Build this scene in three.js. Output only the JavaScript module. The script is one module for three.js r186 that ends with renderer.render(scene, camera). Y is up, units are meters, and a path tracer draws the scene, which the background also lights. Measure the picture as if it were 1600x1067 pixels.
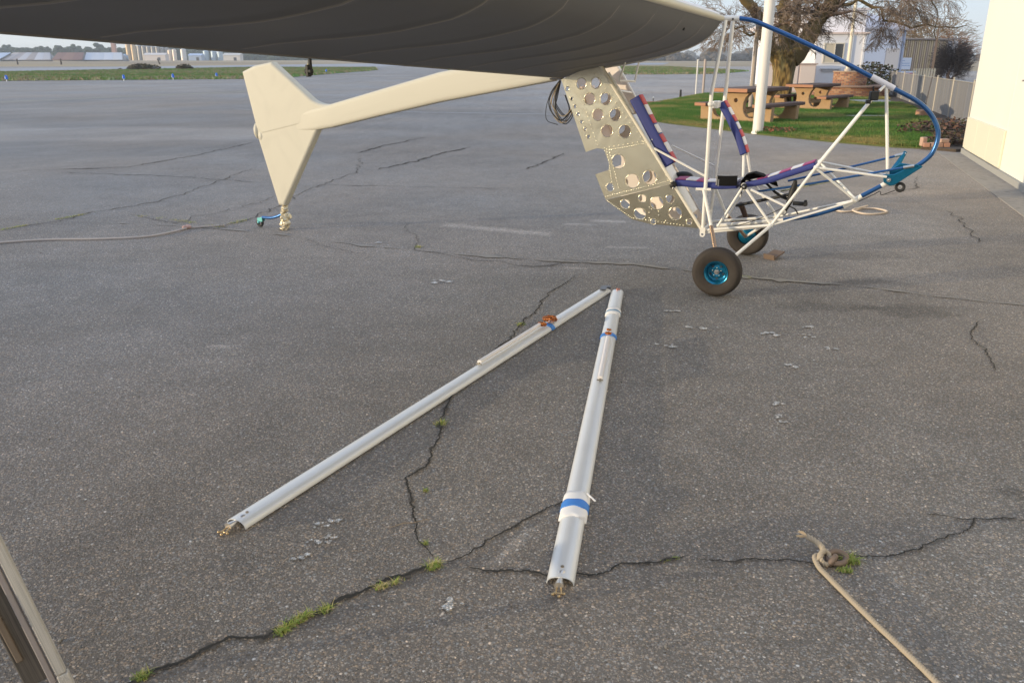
import * as THREE from 'three';
import { mergeGeometries, mergeVertices } from 'three/addons/utils/BufferGeometryUtils.js';
import { RoundedBoxGeometry } from 'three/addons/geometries/RoundedBoxGeometry.js';
import { ImprovedNoise } from 'three/addons/math/ImprovedNoise.js';

// ---------------------------------------------------------------- camera, sky, sun, exposure
const scene = new THREE.Scene();
const camera = new THREE.PerspectiveCamera(45.2, 1024 / 682, 0.05, 6000);
camera.position.set(0, 1.55, 0);
camera.rotation.set(-0.3322, 0, 0);
camera.focus = 4.0;
camera.userData.fStop = 10;

const SUN = new THREE.Vector3(-0.985, 0.100, 0.135).normalize();
const sun = new THREE.DirectionalLight(new THREE.Color().setRGB(1.0, 0.83, 0.57), 3.0);
sun.position.copy(SUN).multiplyScalar(60); sun.target.position.set(0, 0, -8);
sun.castShadow = true; sun.shadow.mapSize.set(4096, 4096);
Object.assign(sun.shadow.camera, { left: -40, right: 40, top: 25, bottom: -25, near: 1, far: 160 });
scene.add(sun, sun.target);

const EXPOSURE = 1.35;
{
  const W = 512, H = 256, d = new Float32Array(W * H * 4);
  const mix = (a, b, t) => a.map((v, i) => v + (b[i] - v) * t);
  const lin = (t) => Math.max(0, Math.min(1, t));
  const stops = [[0, [0.60, 0.64, 0.655]], [0.05, [0.555, 0.63, 0.685]], [0.14, [0.56, 0.66, 0.77]], [0.35, [0.57, 0.67, 0.84]], [1, [0.48, 0.58, 0.79]]];
  for (let j = 0; j < H; j++) for (let i = 0; i < W; i++) {
    const el = ((j + 0.5) / H - 0.5) * Math.PI, az = ((i + 0.5) / W - 0.5) * 2 * Math.PI;
    const y = Math.sin(el), c = Math.cos(el);
    const dir = new THREE.Vector3(c * Math.cos(az), y, c * Math.sin(az));
    const yy = Math.max(0, y);
    let k = 1; while (k < stops.length - 1 && yy > stops[k][0]) k++;
    let col = mix(stops[k - 1][1], stops[k][1], lin((yy - stops[k - 1][0]) / (stops[k][0] - stops[k - 1][0])));
    const a = Math.acos(Math.min(1, dir.dot(SUN)));
    const low = Math.exp(-yy * 4.5);
    const g1 = Math.exp(-((a / 0.8) ** 2)) * low, g2 = Math.exp(-((a / 0.25) ** 2));
    col = [col[0] + 0.42 * g1 + 0.8 * g2, col[1] + 0.28 * g1 + 0.55 * g2, col[2] + 0.06 * g1 + 0.25 * g2];
    if (y < 0) col = [0.2, 0.19, 0.18];
    d.set([...col, 1], (j * W + i) * 4);
  }
  const sky = new THREE.DataTexture(d, W, H, THREE.RGBAFormat, THREE.FloatType);
  sky.mapping = THREE.EquirectangularReflectionMapping;
  sky.magFilter = sky.minFilter = THREE.LinearFilter; sky.needsUpdate = true;
  scene.background = sky; scene.environment = sky;
}
scene.fog = new THREE.FogExp2(new THREE.Color().setRGB(0.80, 0.86, 0.92), 0.00038);

// ---------------------------------------------------------------- helpers
function rng(seed) { let a = seed >>> 0; return () => { a = (a + 0x6D2B79F5) | 0; let t = Math.imul(a ^ (a >>> 15), 1 | a); t = (t + Math.imul(t ^ (t >>> 7), 61 | t)) ^ t; return ((t ^ (t >>> 14)) >>> 0) / 4294967296; }; }
const R = rng(77), rr = (a, b) => a + (b - a) * R();
const noise = new ImprovedNoise();
function fbm(x, y, o = 4, z = 0.5) { let s = 0, a = 0.5, f = 1; for (let i = 0; i < o; i++) { s += a * noise.noise(x * f, y * f, z + i * 7.3); a *= 0.5; f *= 2.03; } return s; }
const V = (x, y, z) => new THREE.Vector3(x, y, z);
const names = {};
function numbered(n) { names[n] = (names[n] ?? -1) + 1; return names[n] ? `${n}_${String(names[n]).padStart(3, '0')}` : n; }
function tag(o, label, category, group) { o.userData = { ...o.userData, label, category }; if (group) o.userData.group = group; return o; }
function thing(name, label, category, [x, y, z] = [0, 0, 0], turn = 0, group) {
  const o = new THREE.Group(); o.name = numbered(name); o.position.set(x, y, z); o.rotation.y = turn; scene.add(o); return tag(o, label, category, group);
}
function norm(g) { g = g.index ? g.toNonIndexed() : g; if (!g.attributes.uv) g.setAttribute('uv', new THREE.BufferAttribute(new Float32Array(g.attributes.position.count * 2), 2)); for (const k of Object.keys(g.attributes)) if (!['position', 'normal', 'uv', 'color'].includes(k)) g.deleteAttribute(k); return g; }
function merge(gs) { gs = (Array.isArray(gs) ? gs : [gs]); return gs.length === 1 ? gs[0] : mergeGeometries(gs.map(norm)); }
function part(name, gs, mat, parent) {
  const m = new THREE.Mesh(merge(gs), mat); m.castShadow = m.receiveShadow = true;
  m.name = parent === scene ? numbered(name) : name; parent.add(m); return m;
}
function solo(name, gs, mat, label, category, group) { return tag(part(name, gs, mat, scene), label, category, group); }
function struct(name, gs, mat, kind = 'structure') { const m = part(name, gs, mat, scene); m.userData.kind = kind; return m; }
const M = (r, g, b, rough = 0.6, metal = 0, extra = {}) => new THREE.MeshPhysicalMaterial({ color: new THREE.Color().setRGB(r, g, b), roughness: rough, metalness: metal, ...extra });
function bx(w, h, d, x = 0, y = 0, z = 0, ry = 0, bevel = 0) { const g = bevel ? new RoundedBoxGeometry(w, h, d, 2, bevel) : new THREE.BoxGeometry(w, h, d); if (ry) g.rotateY(ry); g.translate(x, y, z); return g; }
function rod(a, b, r, r2 = r, seg = 12) {
  const d = b.clone().sub(a), g = new THREE.CylinderGeometry(r2, r, d.length(), seg);
  g.applyQuaternion(new THREE.Quaternion().setFromUnitVectors(V(0, 1, 0), d.clone().normalize())); g.translate((a.x + b.x) / 2, (a.y + b.y) / 2, (a.z + b.z) / 2); return g;
}
function tube(pts, r, seg = 40, sides = 10, tension = 0.5) { return new THREE.TubeGeometry(new THREE.CatmullRomCurve3(pts, false, 'catmullrom', tension), seg, r, sides); }
function ball(p, r, sx = 1, sy = 1, sz = 1, n = 10) { const g = new THREE.SphereGeometry(r, n, n); g.scale(sx, sy, sz); g.translate(p.x, p.y, p.z); return g; }
// a tube whose radius changes from point to point
function taper(pts, radii, sides = 7) {
  const n = pts.length, pos = [], idx = []; let up = V(0.3, 0.2, 0.93).normalize();
  for (let i = 0; i < n; i++) {
    const t = pts[Math.min(n - 1, i + 1)].clone().sub(pts[Math.max(0, i - 1)]).normalize();
    const a = up.clone().sub(t.clone().multiplyScalar(up.dot(t))).normalize(); up = a; const b = t.clone().cross(a);
    for (let k = 0; k < sides; k++) { const w = (k / sides) * Math.PI * 2, c = Math.cos(w) * radii[i], s = Math.sin(w) * radii[i]; pos.push(pts[i].x + a.x * c + b.x * s, pts[i].y + a.y * c + b.y * s, pts[i].z + a.z * c + b.z * s); }
    if (i) for (let k = 0; k < sides; k++) { const p = (i - 1) * sides + k, q = (i - 1) * sides + (k + 1) % sides; idx.push(p, q, p + sides, q, q + sides, p + sides); }
  }
  const g = new THREE.BufferGeometry(); g.setAttribute('position', new THREE.Float32BufferAttribute(pos, 3)); g.setIndex(idx); g.computeVertexNormals(); return g;
}
// lofted surface from rings of equal length
function loft(rings, closedRing = true, caps = true) {
  const n = rings[0].length, pos = [], idx = [], uv = [];
  rings.forEach((r, i) => r.forEach((p, k) => { pos.push(p.x, p.y, p.z); uv.push(k / n, i / rings.length); }));
  for (let i = 1; i < rings.length; i++) for (let k = 0; k < (closedRing ? n : n - 1); k++) { const a = (i - 1) * n + k, b = (i - 1) * n + (k + 1) % n; idx.push(a, b, a + n, b, b + n, a + n); }
  if (caps) for (const e of [0, rings.length - 1]) { const c = pos.length / 3, m = rings[e].reduce((s, p) => s.add(p), V(0, 0, 0)).divideScalar(n); pos.push(m.x, m.y, m.z); uv.push(0, 0); for (let k = 0; k < n; k++) e ? idx.push(c, e * n + k, e * n + (k + 1) % n) : idx.push(c, (k + 1) % n, k); }
  const g = new THREE.BufferGeometry(); g.setAttribute('position', new THREE.Float32BufferAttribute(pos, 3)); g.setAttribute('uv', new THREE.Float32BufferAttribute(uv, 2)); g.setIndex(idx); g.computeVertexNormals(); return g;
}
function polySheet(pts, y, uvs = 1) { // flat polygon from [x, z] pairs
  const s = new THREE.Shape(pts.map(([x, z]) => new THREE.Vector2(x, -z))); const g = new THREE.ShapeGeometry(s); g.rotateX(-Math.PI / 2); g.translate(0, y, 0);
  const p = g.attributes.position, u = g.attributes.uv; for (let i = 0; i < p.count; i++) u.setXY(i, p.getX(i) * uvs, p.getZ(i) * uvs); return g;
}
function slabPoly(pts, y0, y1) { const s = new THREE.Shape(pts.map(([x, z]) => new THREE.Vector2(x, -z))); const g = new THREE.ExtrudeGeometry(s, { depth: y1 - y0, bevelEnabled: false }); g.rotateX(-Math.PI / 2); g.translate(0, y0, 0); return g; }
function inside(x, z, poly) { let c = false; for (let i = 0, j = poly.length - 1; i < poly.length; j = i++) { const [xi, zi] = poly[i], [xj, zj] = poly[j]; if ((zi > z) !== (zj > z) && x < ((xj - xi) * (z - zi)) / (zj - zi) + xi) c = !c; } return c; }
function tex(n, fn, srgb = true, rep = 1) { // fn(i, j) -> [r, g, b] in 0..1
  const d = new Uint8Array(n * n * 4); for (let j = 0; j < n; j++) for (let i = 0; i < n; i++) { const c = fn(i, j), k = (j * n + i) * 4; d[k] = c[0] * 255; d[k + 1] = c[1] * 255; d[k + 2] = c[2] * 255; d[k + 3] = 255; }
  const t = new THREE.DataTexture(d, n, n); t.wrapS = t.wrapT = THREE.RepeatWrapping; t.magFilter = t.minFilter = THREE.LinearFilter; if (srgb) t.colorSpace = THREE.SRGBColorSpace; t.repeat.set(rep, rep); t.needsUpdate = true; return t;
}
const enc = (v) => Math.pow(Math.max(0, Math.min(1, v)), 1 / 2.2);
// mottled tile: soft noise that wraps, used for paint, concrete and bark
function mottle(n, base, amp, freq, seed, grain = 0.05) {
  const r = rng(seed), g = new Float32Array(n * n); for (let i = 0; i < n * n; i++) g[i] = r() - 0.5;
  return tex(n, (i, j) => { const a = (i / n) * Math.PI * 2, b = (j / n) * Math.PI * 2; const q = fbm(Math.cos(a) * freq + 9 + seed, Math.sin(a) * freq + Math.cos(b) * freq, 4, Math.sin(b) * freq); const v = 1 + amp * q * 2 + grain * 2 * g[j * n + i]; return base.map((c) => enc(c * v)); });
}

// ---------------------------------------------------------------- ground and paving
const asphaltTex = (() => {
  const N = 2048, h = new Float32Array(N * N).fill(0.1), t = new Float32Array(N * N), hue = new Float32Array(N * N), r = rng(5);
  const bind = new Float32Array(N * N); for (let i = 0; i < N * N; i++) bind[i] = 0.075 + 0.05 * r();
  t.set(bind);
  for (let s = 0; s < 200000; s++) {
    const big = r(); const rad = 1.2 + 3.3 * Math.pow(big, 2.4), cx = r() * N, cy = r() * N, el = 0.6 + 0.6 * r(), an = r() * 3.14, ca = Math.cos(an), sa = Math.sin(an);
    let tone = 0.125 + 0.17 * r() * r() + 0.06 * r(); const q = r(); if (q > 0.98) tone = 0.31 + 0.2 * r(); else if (q < 0.2) tone = 0.07 + 0.04 * r();
    const hh = r() - 0.42, top = 0.35 + 0.55 * r(), R2 = Math.ceil(rad * 1.5);
    for (let dy = -R2; dy <= R2; dy++) for (let dx = -R2; dx <= R2; dx++) {
      const u = (dx * ca + dy * sa) / rad, v = (-dx * sa + dy * ca) / (rad * el), d2 = u * u + v * v; if (d2 > 1) continue;
      const k = (((cy + dy) & (N - 1)) * N) + ((cx + dx) & (N - 1)), z = top * Math.sqrt(1 - d2 * 0.85);
      if (z > h[k]) { h[k] = z; t[k] = tone * (0.62 + 0.38 * Math.sqrt(1 - d2)); hue[k] = hh; }
    }
  }
  const map = tex(N, (i, j) => { const k = j * N + i, v = t[k], w = hue[k]; return [enc(v * (1.03 + 0.3 * w)), enc(v), enc(v * (0.96 - 0.3 * w))]; });
  const bump = tex(N, (i, j) => { const v = h[j * N + i]; return [v, v, v]; }, false);
  return { map, bump };
})();
const TILE = 2.35;
for (const t of [asphaltTex.map, asphaltTex.bump]) t.repeat.set(1 / TILE, 1 / TILE);
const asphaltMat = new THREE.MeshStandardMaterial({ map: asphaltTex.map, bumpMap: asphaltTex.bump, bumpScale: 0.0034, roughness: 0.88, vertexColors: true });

const GLIDER = [1.707, 0, -6.093];
const whiteSpots = [[0.87, -4.40, 0.044], [1.11, -4.75, 0.039], [1.04, -5.09, 0.033], [1.54, -4.62, 0.038], [1.80, -4.75, 0.027], [1.74, -4.59, 0.030], [1.49, -4.09, 0.027], [1.81, -4.37, 0.025], [1.26, -3.59, 0.024], [1.23, -3.44, 0.021], [1.22, -3.37, 0.014], [-0.52, -5.84, 0.057], [-1.18, -7.17, 0.028], [-0.67, -2.51, 0.020], [-0.64, -2.41, 0.022], [-0.61, -2.43, 0.018], [-0.68, -2.41, 0.013], [-0.70, -2.32, 0.018], [-0.63, -2.54, 0.015], [-0.18, -2.07, 0.026]];
const paleStreaks = [[-0.06, -2.28, 0.07, -2.50, 0.03], [0.87, -8.24, 1.1, -8.2, 0.1], [0.56, -8.07, 0.75, -8.05, 0.07], [0.43, -6.28, 0.56, -6.25, 0.05], [0.84, -7.02, 1.15, -7.0, 0.05], [-0.6, -8.0, 0.3, -7.6, 0.15], [-1.72, -4.42, -1.55, -4.4, 0.03]];
const darkStains = [[2.07, -5.19, 0.28, 0.13], [2.65, -5.11, 0.34, 0.17], [2.82, -6.67, 0.5, 0.16], [1.91, -2.74, 0.09, 0.05], [2.85, -5.0, 0.06, 0.03], [3.1, -4.8, 0.05, 0.02], [2.59, -5.84, 0.22, 0.09]];
function segDist(x, z, x0, z0, x1, z1) { const dx = x1 - x0, dz = z1 - z0, t = Math.max(0, Math.min(1, ((x - x0) * dx + (z - z0) * dz) / (dx * dx + dz * dz))); return Math.hypot(x - x0 - t * dx, z - z0 - t * dz); }
function apronColour(x, z) {
  let v = 1.06 + 0.36 * fbm(x * 0.13 + 3, z * 0.13, 4) + 0.30 * fbm(x * 0.8, z * 0.8, 4, 4.2) + 0.26 * fbm(x * 4, z * 4, 4, 8.1);
  let warm = 0.16 * fbm(x * 0.3 + 40, z * 0.3, 3, 2.2);
  for (const [a, b, c, d0, w] of paleStreaks) { const d = segDist(x, z, a, b, c, d0) / w; if (d < 2) v += 0.85 * Math.max(0, 1 - d - 1.2 * Math.abs(fbm(x * 14, z * 14, 3, 6))); }
  for (const [sx, sz, ra, rb] of darkStains) { const d = Math.hypot((x - sx) / ra, (z - sz) / rb) + 1.1 * fbm(x * 5, z * 9, 3, 3.3); if (d < 1.2) v *= 1 - 0.30 * Math.min(1, (1.2 - d) * 1.6); }
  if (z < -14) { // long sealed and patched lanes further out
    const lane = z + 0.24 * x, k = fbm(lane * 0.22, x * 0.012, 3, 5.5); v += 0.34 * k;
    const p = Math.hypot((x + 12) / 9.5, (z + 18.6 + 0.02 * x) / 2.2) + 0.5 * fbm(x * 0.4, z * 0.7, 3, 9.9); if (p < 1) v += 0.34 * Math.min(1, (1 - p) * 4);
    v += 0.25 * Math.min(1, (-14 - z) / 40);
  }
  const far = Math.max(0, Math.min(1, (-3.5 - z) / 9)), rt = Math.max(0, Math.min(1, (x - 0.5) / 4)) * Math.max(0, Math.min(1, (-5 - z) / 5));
  v *= 1.28 + 0.22 * far + 0.36 * rt; warm += 0.06 + 0.045 * rt - 0.03 * far;  // far and right gains paint low-sun brightness and warmth into the colour
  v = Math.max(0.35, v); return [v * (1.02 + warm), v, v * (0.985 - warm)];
}
const lines = { x: [], z: [] };
for (let x = -3.6; x <= 3.9; x += 0.028) lines.x.push(x);
for (let z = -9.6; z <= -1.3; z += 0.028) lines.z.push(z);
{ let s = 0.05, x = 3.92; while (x < 62) { lines.x.push(x); x += s; s *= 1.07; } s = 0.05; x = -3.63; while (x > -260) { lines.x.unshift(x); x -= s; s *= 1.06; } s = 0.04; let z = -9.65; while (z > -180) { lines.z.unshift(z); z -= s; s *= 1.045; } s = 0.1; z = -1.25; while (z < 40) { lines.z.push(z); z += s; s *= 1.3; } }
{
  const X = lines.x, Z = lines.z, nx = X.length, nz = Z.length, pos = new Float32Array(nx * nz * 3), uv = new Float32Array(nx * nz * 2), col = new Float32Array(nx * nz * 3), idx = [];
  for (let j = 0; j < nz; j++) for (let i = 0; i < nx; i++) {
    const k = j * nx + i, x = X[i], z = Z[j], near = Math.abs(x) < 6 && z > -12 ? 1 : 0;
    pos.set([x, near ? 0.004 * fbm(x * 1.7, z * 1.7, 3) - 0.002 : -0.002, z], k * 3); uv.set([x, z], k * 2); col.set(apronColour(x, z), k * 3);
    if (i && j) idx.push(k - nx - 1, k - 1, k - nx, k - nx, k - 1, k);
  }
  const g = new THREE.BufferGeometry(); g.setAttribute('position', new THREE.BufferAttribute(pos, 3)); g.setAttribute('uv', new THREE.BufferAttribute(uv, 2)); g.setAttribute('color', new THREE.BufferAttribute(col, 3)); g.setIndex(idx); g.computeVertexNormals();
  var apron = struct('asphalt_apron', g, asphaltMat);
}
{ // small pale mineral marks
  const mk = new THREE.MeshStandardMaterial({ map: asphaltTex.map, bumpMap: asphaltTex.bump, bumpScale: 0.003, color: new THREE.Color().setRGB(3.3, 3.4, 3.5), roughness: 0.9 }), r = rng(404);
  for (const [sx, sz, sr] of whiteSpots) { const gs = [], n = 4 + Math.floor(r() * 4); for (let k = 0; k < n; k++) { const cx = sx + (r() - 0.5) * sr * 2.6, cz = sz + (r() - 0.5) * sr * 1.8, q = sr * (0.15 + 0.42 * r()), pts = []; for (let i = 0; i < 18; i++) { const a = i / 18 * 6.283, f = q * (0.55 + 0.85 * r()); pts.push([cx + Math.cos(a) * f, cz - Math.sin(a) * f]); } gs.push(polySheet(pts, 0.0036 + 0.0002 * k)); } part('pale_mark', gs, mk, apron); }
}
// fields to the horizon
{
  const g = new THREE.RingGeometry(1, 3500, 96, 60); g.rotateX(-Math.PI / 2); const p = g.attributes.position, c = []; 
  for (let i = 0; i < p.count; i++) { const x = p.getX(i), z = p.getZ(i); p.setY(i, -0.03); const q = fbm(x * 0.006, z * 0.02, 4); c.push(0.33 + 0.2 * q, 0.25 + 0.17 * q, 0.15 + 0.06 * q); }
  g.setAttribute('color', new THREE.Float32BufferAttribute(c, 3)); g.computeVertexNormals();
  struct('field', g, new THREE.MeshStandardMaterial({ vertexColors: true, roughness: 1 }));
}
// runway far behind, with grass either side
const concreteMat = M(0.30, 0.30, 0.30, 0.9, 0, { map: mottle(256, [1, 1, 1], 0.18, 1.2, 3, 0.08) });
concreteMat.map.repeat.set(0.25, 0.25);
struct('runway', polySheet([[-300, -22], [-120, -68], [-63, -84], [-58, -100], [-53, -121], [-45, -152], [-22, -182], [40, -230], [60, -330], [-45, -290], [-64, -230], [-78, -176], [-84, -142], [-92, -124], [-300, -50]], 0.004), M(0.33, 0.33, 0.34, 0.9));
const grassStripL = [[-300, 20], [-90, -46], [-60, -56.5], [-37.5, -62.9], [-21.5, -68.8], [-19.4, -76], [-19.4, -100], [-19, -112], [-19.5, -124], [-24, -151], [-45, -150], [-53, -119], [-58, -98], [-63, -82], [-120, -66], [-300, -20]];
const grassStripR = [[2, -90], [9, -88], [14.5, -88], [22, -92], [30, -110], [30, -168], [-10, -150], [-8, -110]];
const turfMat = (a, b, seed, rep) => new THREE.MeshStandardMaterial({ roughness: 1, map: (() => { const t = mottle(512, a, 0.5, 1.6, seed, 0.25); t.repeat.set(rep, rep); return t; })() });
const stripMat = turfMat([0.27, 0.25, 0.12], 0, 11, 0.02);
struct('grass_verge', polySheet(grassStripL, 0.012), stripMat);
struct('grass_verge', polySheet(grassStripR, 0.012), stripMat);
{ // tussocks give the verges a real edge and height
  const g = merge([0, 1, 2].map((k) => { const c = new THREE.ConeGeometry(0.05, 0.22, 3); c.rotateZ(k * 0.5 - 0.5); c.translate(k * 0.09 - 0.09, 0.1, (k % 2) * 0.06); return c; })), n = 60000;
  const im = new THREE.InstancedMesh(g, new THREE.MeshStandardMaterial({ roughness: 1 }), n), m = new THREE.Matrix4(), q = new THREE.Quaternion(), c = new THREE.Color(); let i = 0;
  while (i < n) { const left = R() < 0.75, x = left ? rr(-75, -19) : rr(-9, 30), z = left ? rr(-151, -50) : rr(-166, -88); if (!inside(x, z, left ? grassStripL : grassStripR)) continue; const s = rr(0.5, 1.3), f = fbm(x * 0.05, z * 0.15, 3, 2); m.compose(V(x, 0.01, z), q.setFromAxisAngle(V(0, 1, 0), R() * 6.28), V(s * 1.8, s, s * 1.8)); im.setMatrixAt(i, m); im.setColorAt(i, c.setRGB(...(R() < 0.42 + 1.2 * f ? [0.38, 0.31, 0.15] : [0.185, 0.26, 0.065]).map((v) => v * rr(0.8, 1.2)))); i++; }
  im.name = 'verge_grass'; im.userData = { kind: 'stuff', label: 'long grass along the far edge of the paving', category: 'grass' }; scene.add(im);
}
// painted line far out on the left
struct('painted_line', [polySheet([[-60, -15.6], [-19.3, -32.2], [-12.5, -44.2], [-12.3, -43.9], [-19.2, -31.9], [-60, -15.3]], 0.004)], M(0.38, 0.36, 0.27, 0.9));
struct('painted_line', [polySheet([[-9, -27.6], [3.5, -24.4], [3.5, -24.25], [-9, -27.45]], 0.004)], M(0.40, 0.40, 0.40, 0.9));

// cracks: ragged dark ribbons sunk into the asphalt surface
const lipMat = M(0.095, 0.083, 0.07, 1), crackMat = M(0.03, 0.028, 0.024, 1), seamMat = M(0.25, 0.232, 0.205, 1);
function ragged(pts, step, jit, seed) {
  const r = rng(seed), out = []; for (let i = 1; i < pts.length; i++) { const [x0, z0] = pts[i - 1], [x1, z1] = pts[i], L = Math.hypot(x1 - x0, z1 - z0), n = Math.max(1, Math.round(L / step)); for (let k = 0; k < n; k++) { const t = k / n; out.push([x0 + (x1 - x0) * t + (r() - 0.5) * jit, z0 + (z1 - z0) * t + (r() - 0.5) * jit]); } } out.push(pts[pts.length - 1]); return out;
}
function ribbon(pts, wfn, y) {
  const pos = [], idx = []; pts.forEach(([x, z], i) => { const a = pts[Math.max(0, i - 1)], b = pts[Math.min(pts.length - 1, i + 1)]; let dx = b[0] - a[0], dz = b[1] - a[1]; const L = Math.hypot(dx, dz) || 1; dx /= L; dz /= L; const [w1, w2] = wfn(i / (pts.length - 1)); pos.push(x - dz * w1, y, z + dx * w1, x + dz * w2, y, z - dx * w2); if (i) { const k = i * 2; idx.push(k - 2, k - 1, k, k - 1, k + 1, k); } });
  const g = new THREE.BufferGeometry(); g.setAttribute('position', new THREE.Float32BufferAttribute(pos, 3)); g.setIndex(idx); g.computeVertexNormals(); return g;
}
let crackSeed = 100;
function crack(pts, w) {
  if (pts[0][1] < -7) w *= 0.62;
  const far = Math.abs(pts[0][1]) > 5, r = rng(++crackSeed), step = far ? 0.05 : 0.008, path = ragged(ragged(ragged(pts, 0.13, far ? 0.08 : 0.04, crackSeed), far ? 0.09 : 0.035, far ? 0.05 : 0.017, crackSeed + 20), step, far ? 0.02 : 0.006, crackSeed + 50);
  let m = 0; const lip = (t) => { m++; const e = Math.min(1, Math.min(t, 1 - t) * 10 + 0.1), b = 0.3 + 1.6 * Math.abs(fbm(m * 0.05 + 40, crackSeed, 3)) * 2; return w * e * b * (0.2 + 0.9 * r()); }; part('crack_edge', ribbon(path, (t) => [lip(t), lip(t)], 0.0044), lipMat, apron);
  let k = 0; part('crack', ribbon(path, (t) => { k++; const e = Math.min(1, Math.min(t, 1 - t) * 14 + 0.25), b = 0.55 + 0.9 * Math.abs(fbm(k * 0.06, crackSeed, 2)) * 2; const j = () => (0.35 + r() + (r() > 0.9 ? 1.1 * r() : 0)); return [w * 0.46 * e * b * j(), w * 0.46 * e * b * j()]; }, 0.0056), crackMat, apron);
}
crack([[-1.05, -1.62], [-0.99, -1.76], [-0.93, -1.81], [-0.87, -1.86], [-0.79, -1.90], [-0.70, -1.93], [-0.62, -2.01], [-0.52, -2.07], [-0.44, -2.14], [-0.35, -2.19], [-0.23, -2.28]], 0.019);
crack([[-0.23, -2.28], [-0.15, -2.35], [-0.08, -2.44], [0.00, -2.51], [0.14, -2.61], [0.24, -2.75]], 0.008);
crack([[-0.15, -2.28], [-0.11, -2.26], [-0.04, -2.23], [0.02, -2.22], [0.10, -2.20], [0.19, -2.20], [0.29, -2.22], [0.36, -2.26], [0.44, -2.28], [0.58, -2.32]], 0.009);
crack([[0.58, -2.32], [0.67, -2.28], [0.83, -2.28], [1.00, -2.28], [1.13, -2.30], [1.32, -2.35], [1.44, -2.43], [1.59, -2.49], [1.66, -2.55], [1.75, -2.54], [1.89, -2.51]], 0.007);
crack([[1.50, -2.58], [1.58, -2.56], [1.66, -2.55]], 0.005);
crack([[-0.25, -2.33], [-0.31, -2.44], [-0.34, -2.57], [-0.38, -2.67], [-0.39, -2.83], [-0.34, -3.00], [-0.30, -3.21], [-0.32, -3.36], [-0.33, -3.55], [-0.27, -3.73], [-0.11, -4.26], [-0.02, -4.53], [0.06, -4.80], [0.14, -5.04], [0.19, -5.31], [0.31, -5.63], [0.49, -6.03]], 0.010);
crack([[-1.15, -8.24], [-0.90, -7.51], [-0.80, -7.23], [-0.83, -6.92], [-0.34, -6.54], [0.20, -6.28], [0.41, -6.45], [1.05, -6.56]], 0.009);
crack([[-3.86, -12.52], [-3.91, -10.97], [-4.04, -9.42], [-4.41, -8.79], [-4.60, -8.24], [-4.89, -7.75]], 0.016);
crack([[-2.88, -7.75], [-2.64, -8.42], [-2.61, -9.29], [-2.48, -10.68], [-2.26, -11.94], [-2.36, -13.09], [-2.57, -13.98]], 0.016);
crack([[-3.98, -8.60], [-3.71, -8.28], [-3.33, -8.14], [-3.31, -8.42], [-3.17, -8.60], [-2.90, -9.29], [-2.77, -9.89]], 0.011);
crack([[-1.99, -12.30], [-1.61, -13.09], [-1.22, -14.47], [-0.77, -15.55]], 0.05);
crack([[0.19, -12.30], [0.50, -13.09], [0.89, -14.47]], 0.035);
crack([[-2.57, -10.68], [-1.65, -10.62], [-0.81, -10.46], [0.00, -10.35]], 0.012);
crack([[4.68, -8.79], [4.54, -8.24], [4.32, -7.60], [4.13, -7.17]], 0.016);
crack([[2.93, -4.91], [2.74, -4.65], [2.66, -4.37], [2.54, -4.01]], 0.007);
crack([[-7.37, -11.94], [-6.97, -12.22], [-5.79, -12.52], [-5.32, -14.47], [-5.04, -16.54]], 0.03);
crack([[-6.54, -11.94], [-5.92, -11.80], [-4.93, -11.60], [-4.10, -11.27], [-3.40, -10.97]], 0.02);
crack([[-2.66, -14.47], [-2.41, -15.79], [-1.80, -17.51]], 0.04);
crack([[5.6, -11.5], [5.1, -10.4], [4.5, -9.9], [3.9, -9.9]], 0.012);
crack([[-1.9, -7.35], [-1.5, -6.9], [-1.2, -6.75]], 0.006);
{ // paving joint with pale silt along it
  const p = ragged([[-3.89, -8.10], [-3.13, -7.94], [-2.28, -7.60], [-1.35, -7.09], [-0.43, -6.72], [0.31, -6.49], [0.97, -6.38], [1.41, -6.15], [1.75, -5.96], [2.12, -5.84], [2.53, -5.70], [2.88, -5.47], [3.40, -5.22], [4.2, -4.9]], 0.05, 0.02, 9); const r = rng(31);
  part('paving_joint', ribbon(p, (t) => { const a = Math.max(0.06, (t > 0.45 ? 0.6 : 0.12) + fbm(t * 34, 2.2, 5) * 3.4); return [0.028 * a * (0.5 + r()), 0.028 * a * (0.5 + r())]; }, 0.0046), seamMat, apron);
}
{ // loose grit on the asphalt
  const g = new THREE.IcosahedronGeometry(1, 0), n = 2600, im = new THREE.InstancedMesh(g, new THREE.MeshStandardMaterial({ roughness: 0.95 }), n), m = new THREE.Matrix4(), q = new THREE.Quaternion(), c = new THREE.Color();
  for (let i = 0; i < n; i++) { const z = -1.5 - 6 * Math.pow(R(), 1.4), x = rr(-0.66, 0.66) * (Math.abs(z) + 0.6), s = rr(0.0012, 0.0032) * (R() > 0.97 ? 1.8 : 1); m.compose(V(x, s * 0.4, z), q.setFromAxisAngle(V(R(), R(), R()).normalize(), R() * 6), V(s * rr(0.8, 1.5), s * 0.8, s)); im.setMatrixAt(i, m); const v = rr(0.10, 0.36); im.setColorAt(i, c.setRGB(v * 1.05, v, v * 0.92)); }
  im.name = 'grit'; im.userData = { kind: 'stuff', label: 'loose grit scattered over the asphalt', category: 'gravel' }; scene.add(im);
}

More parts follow.
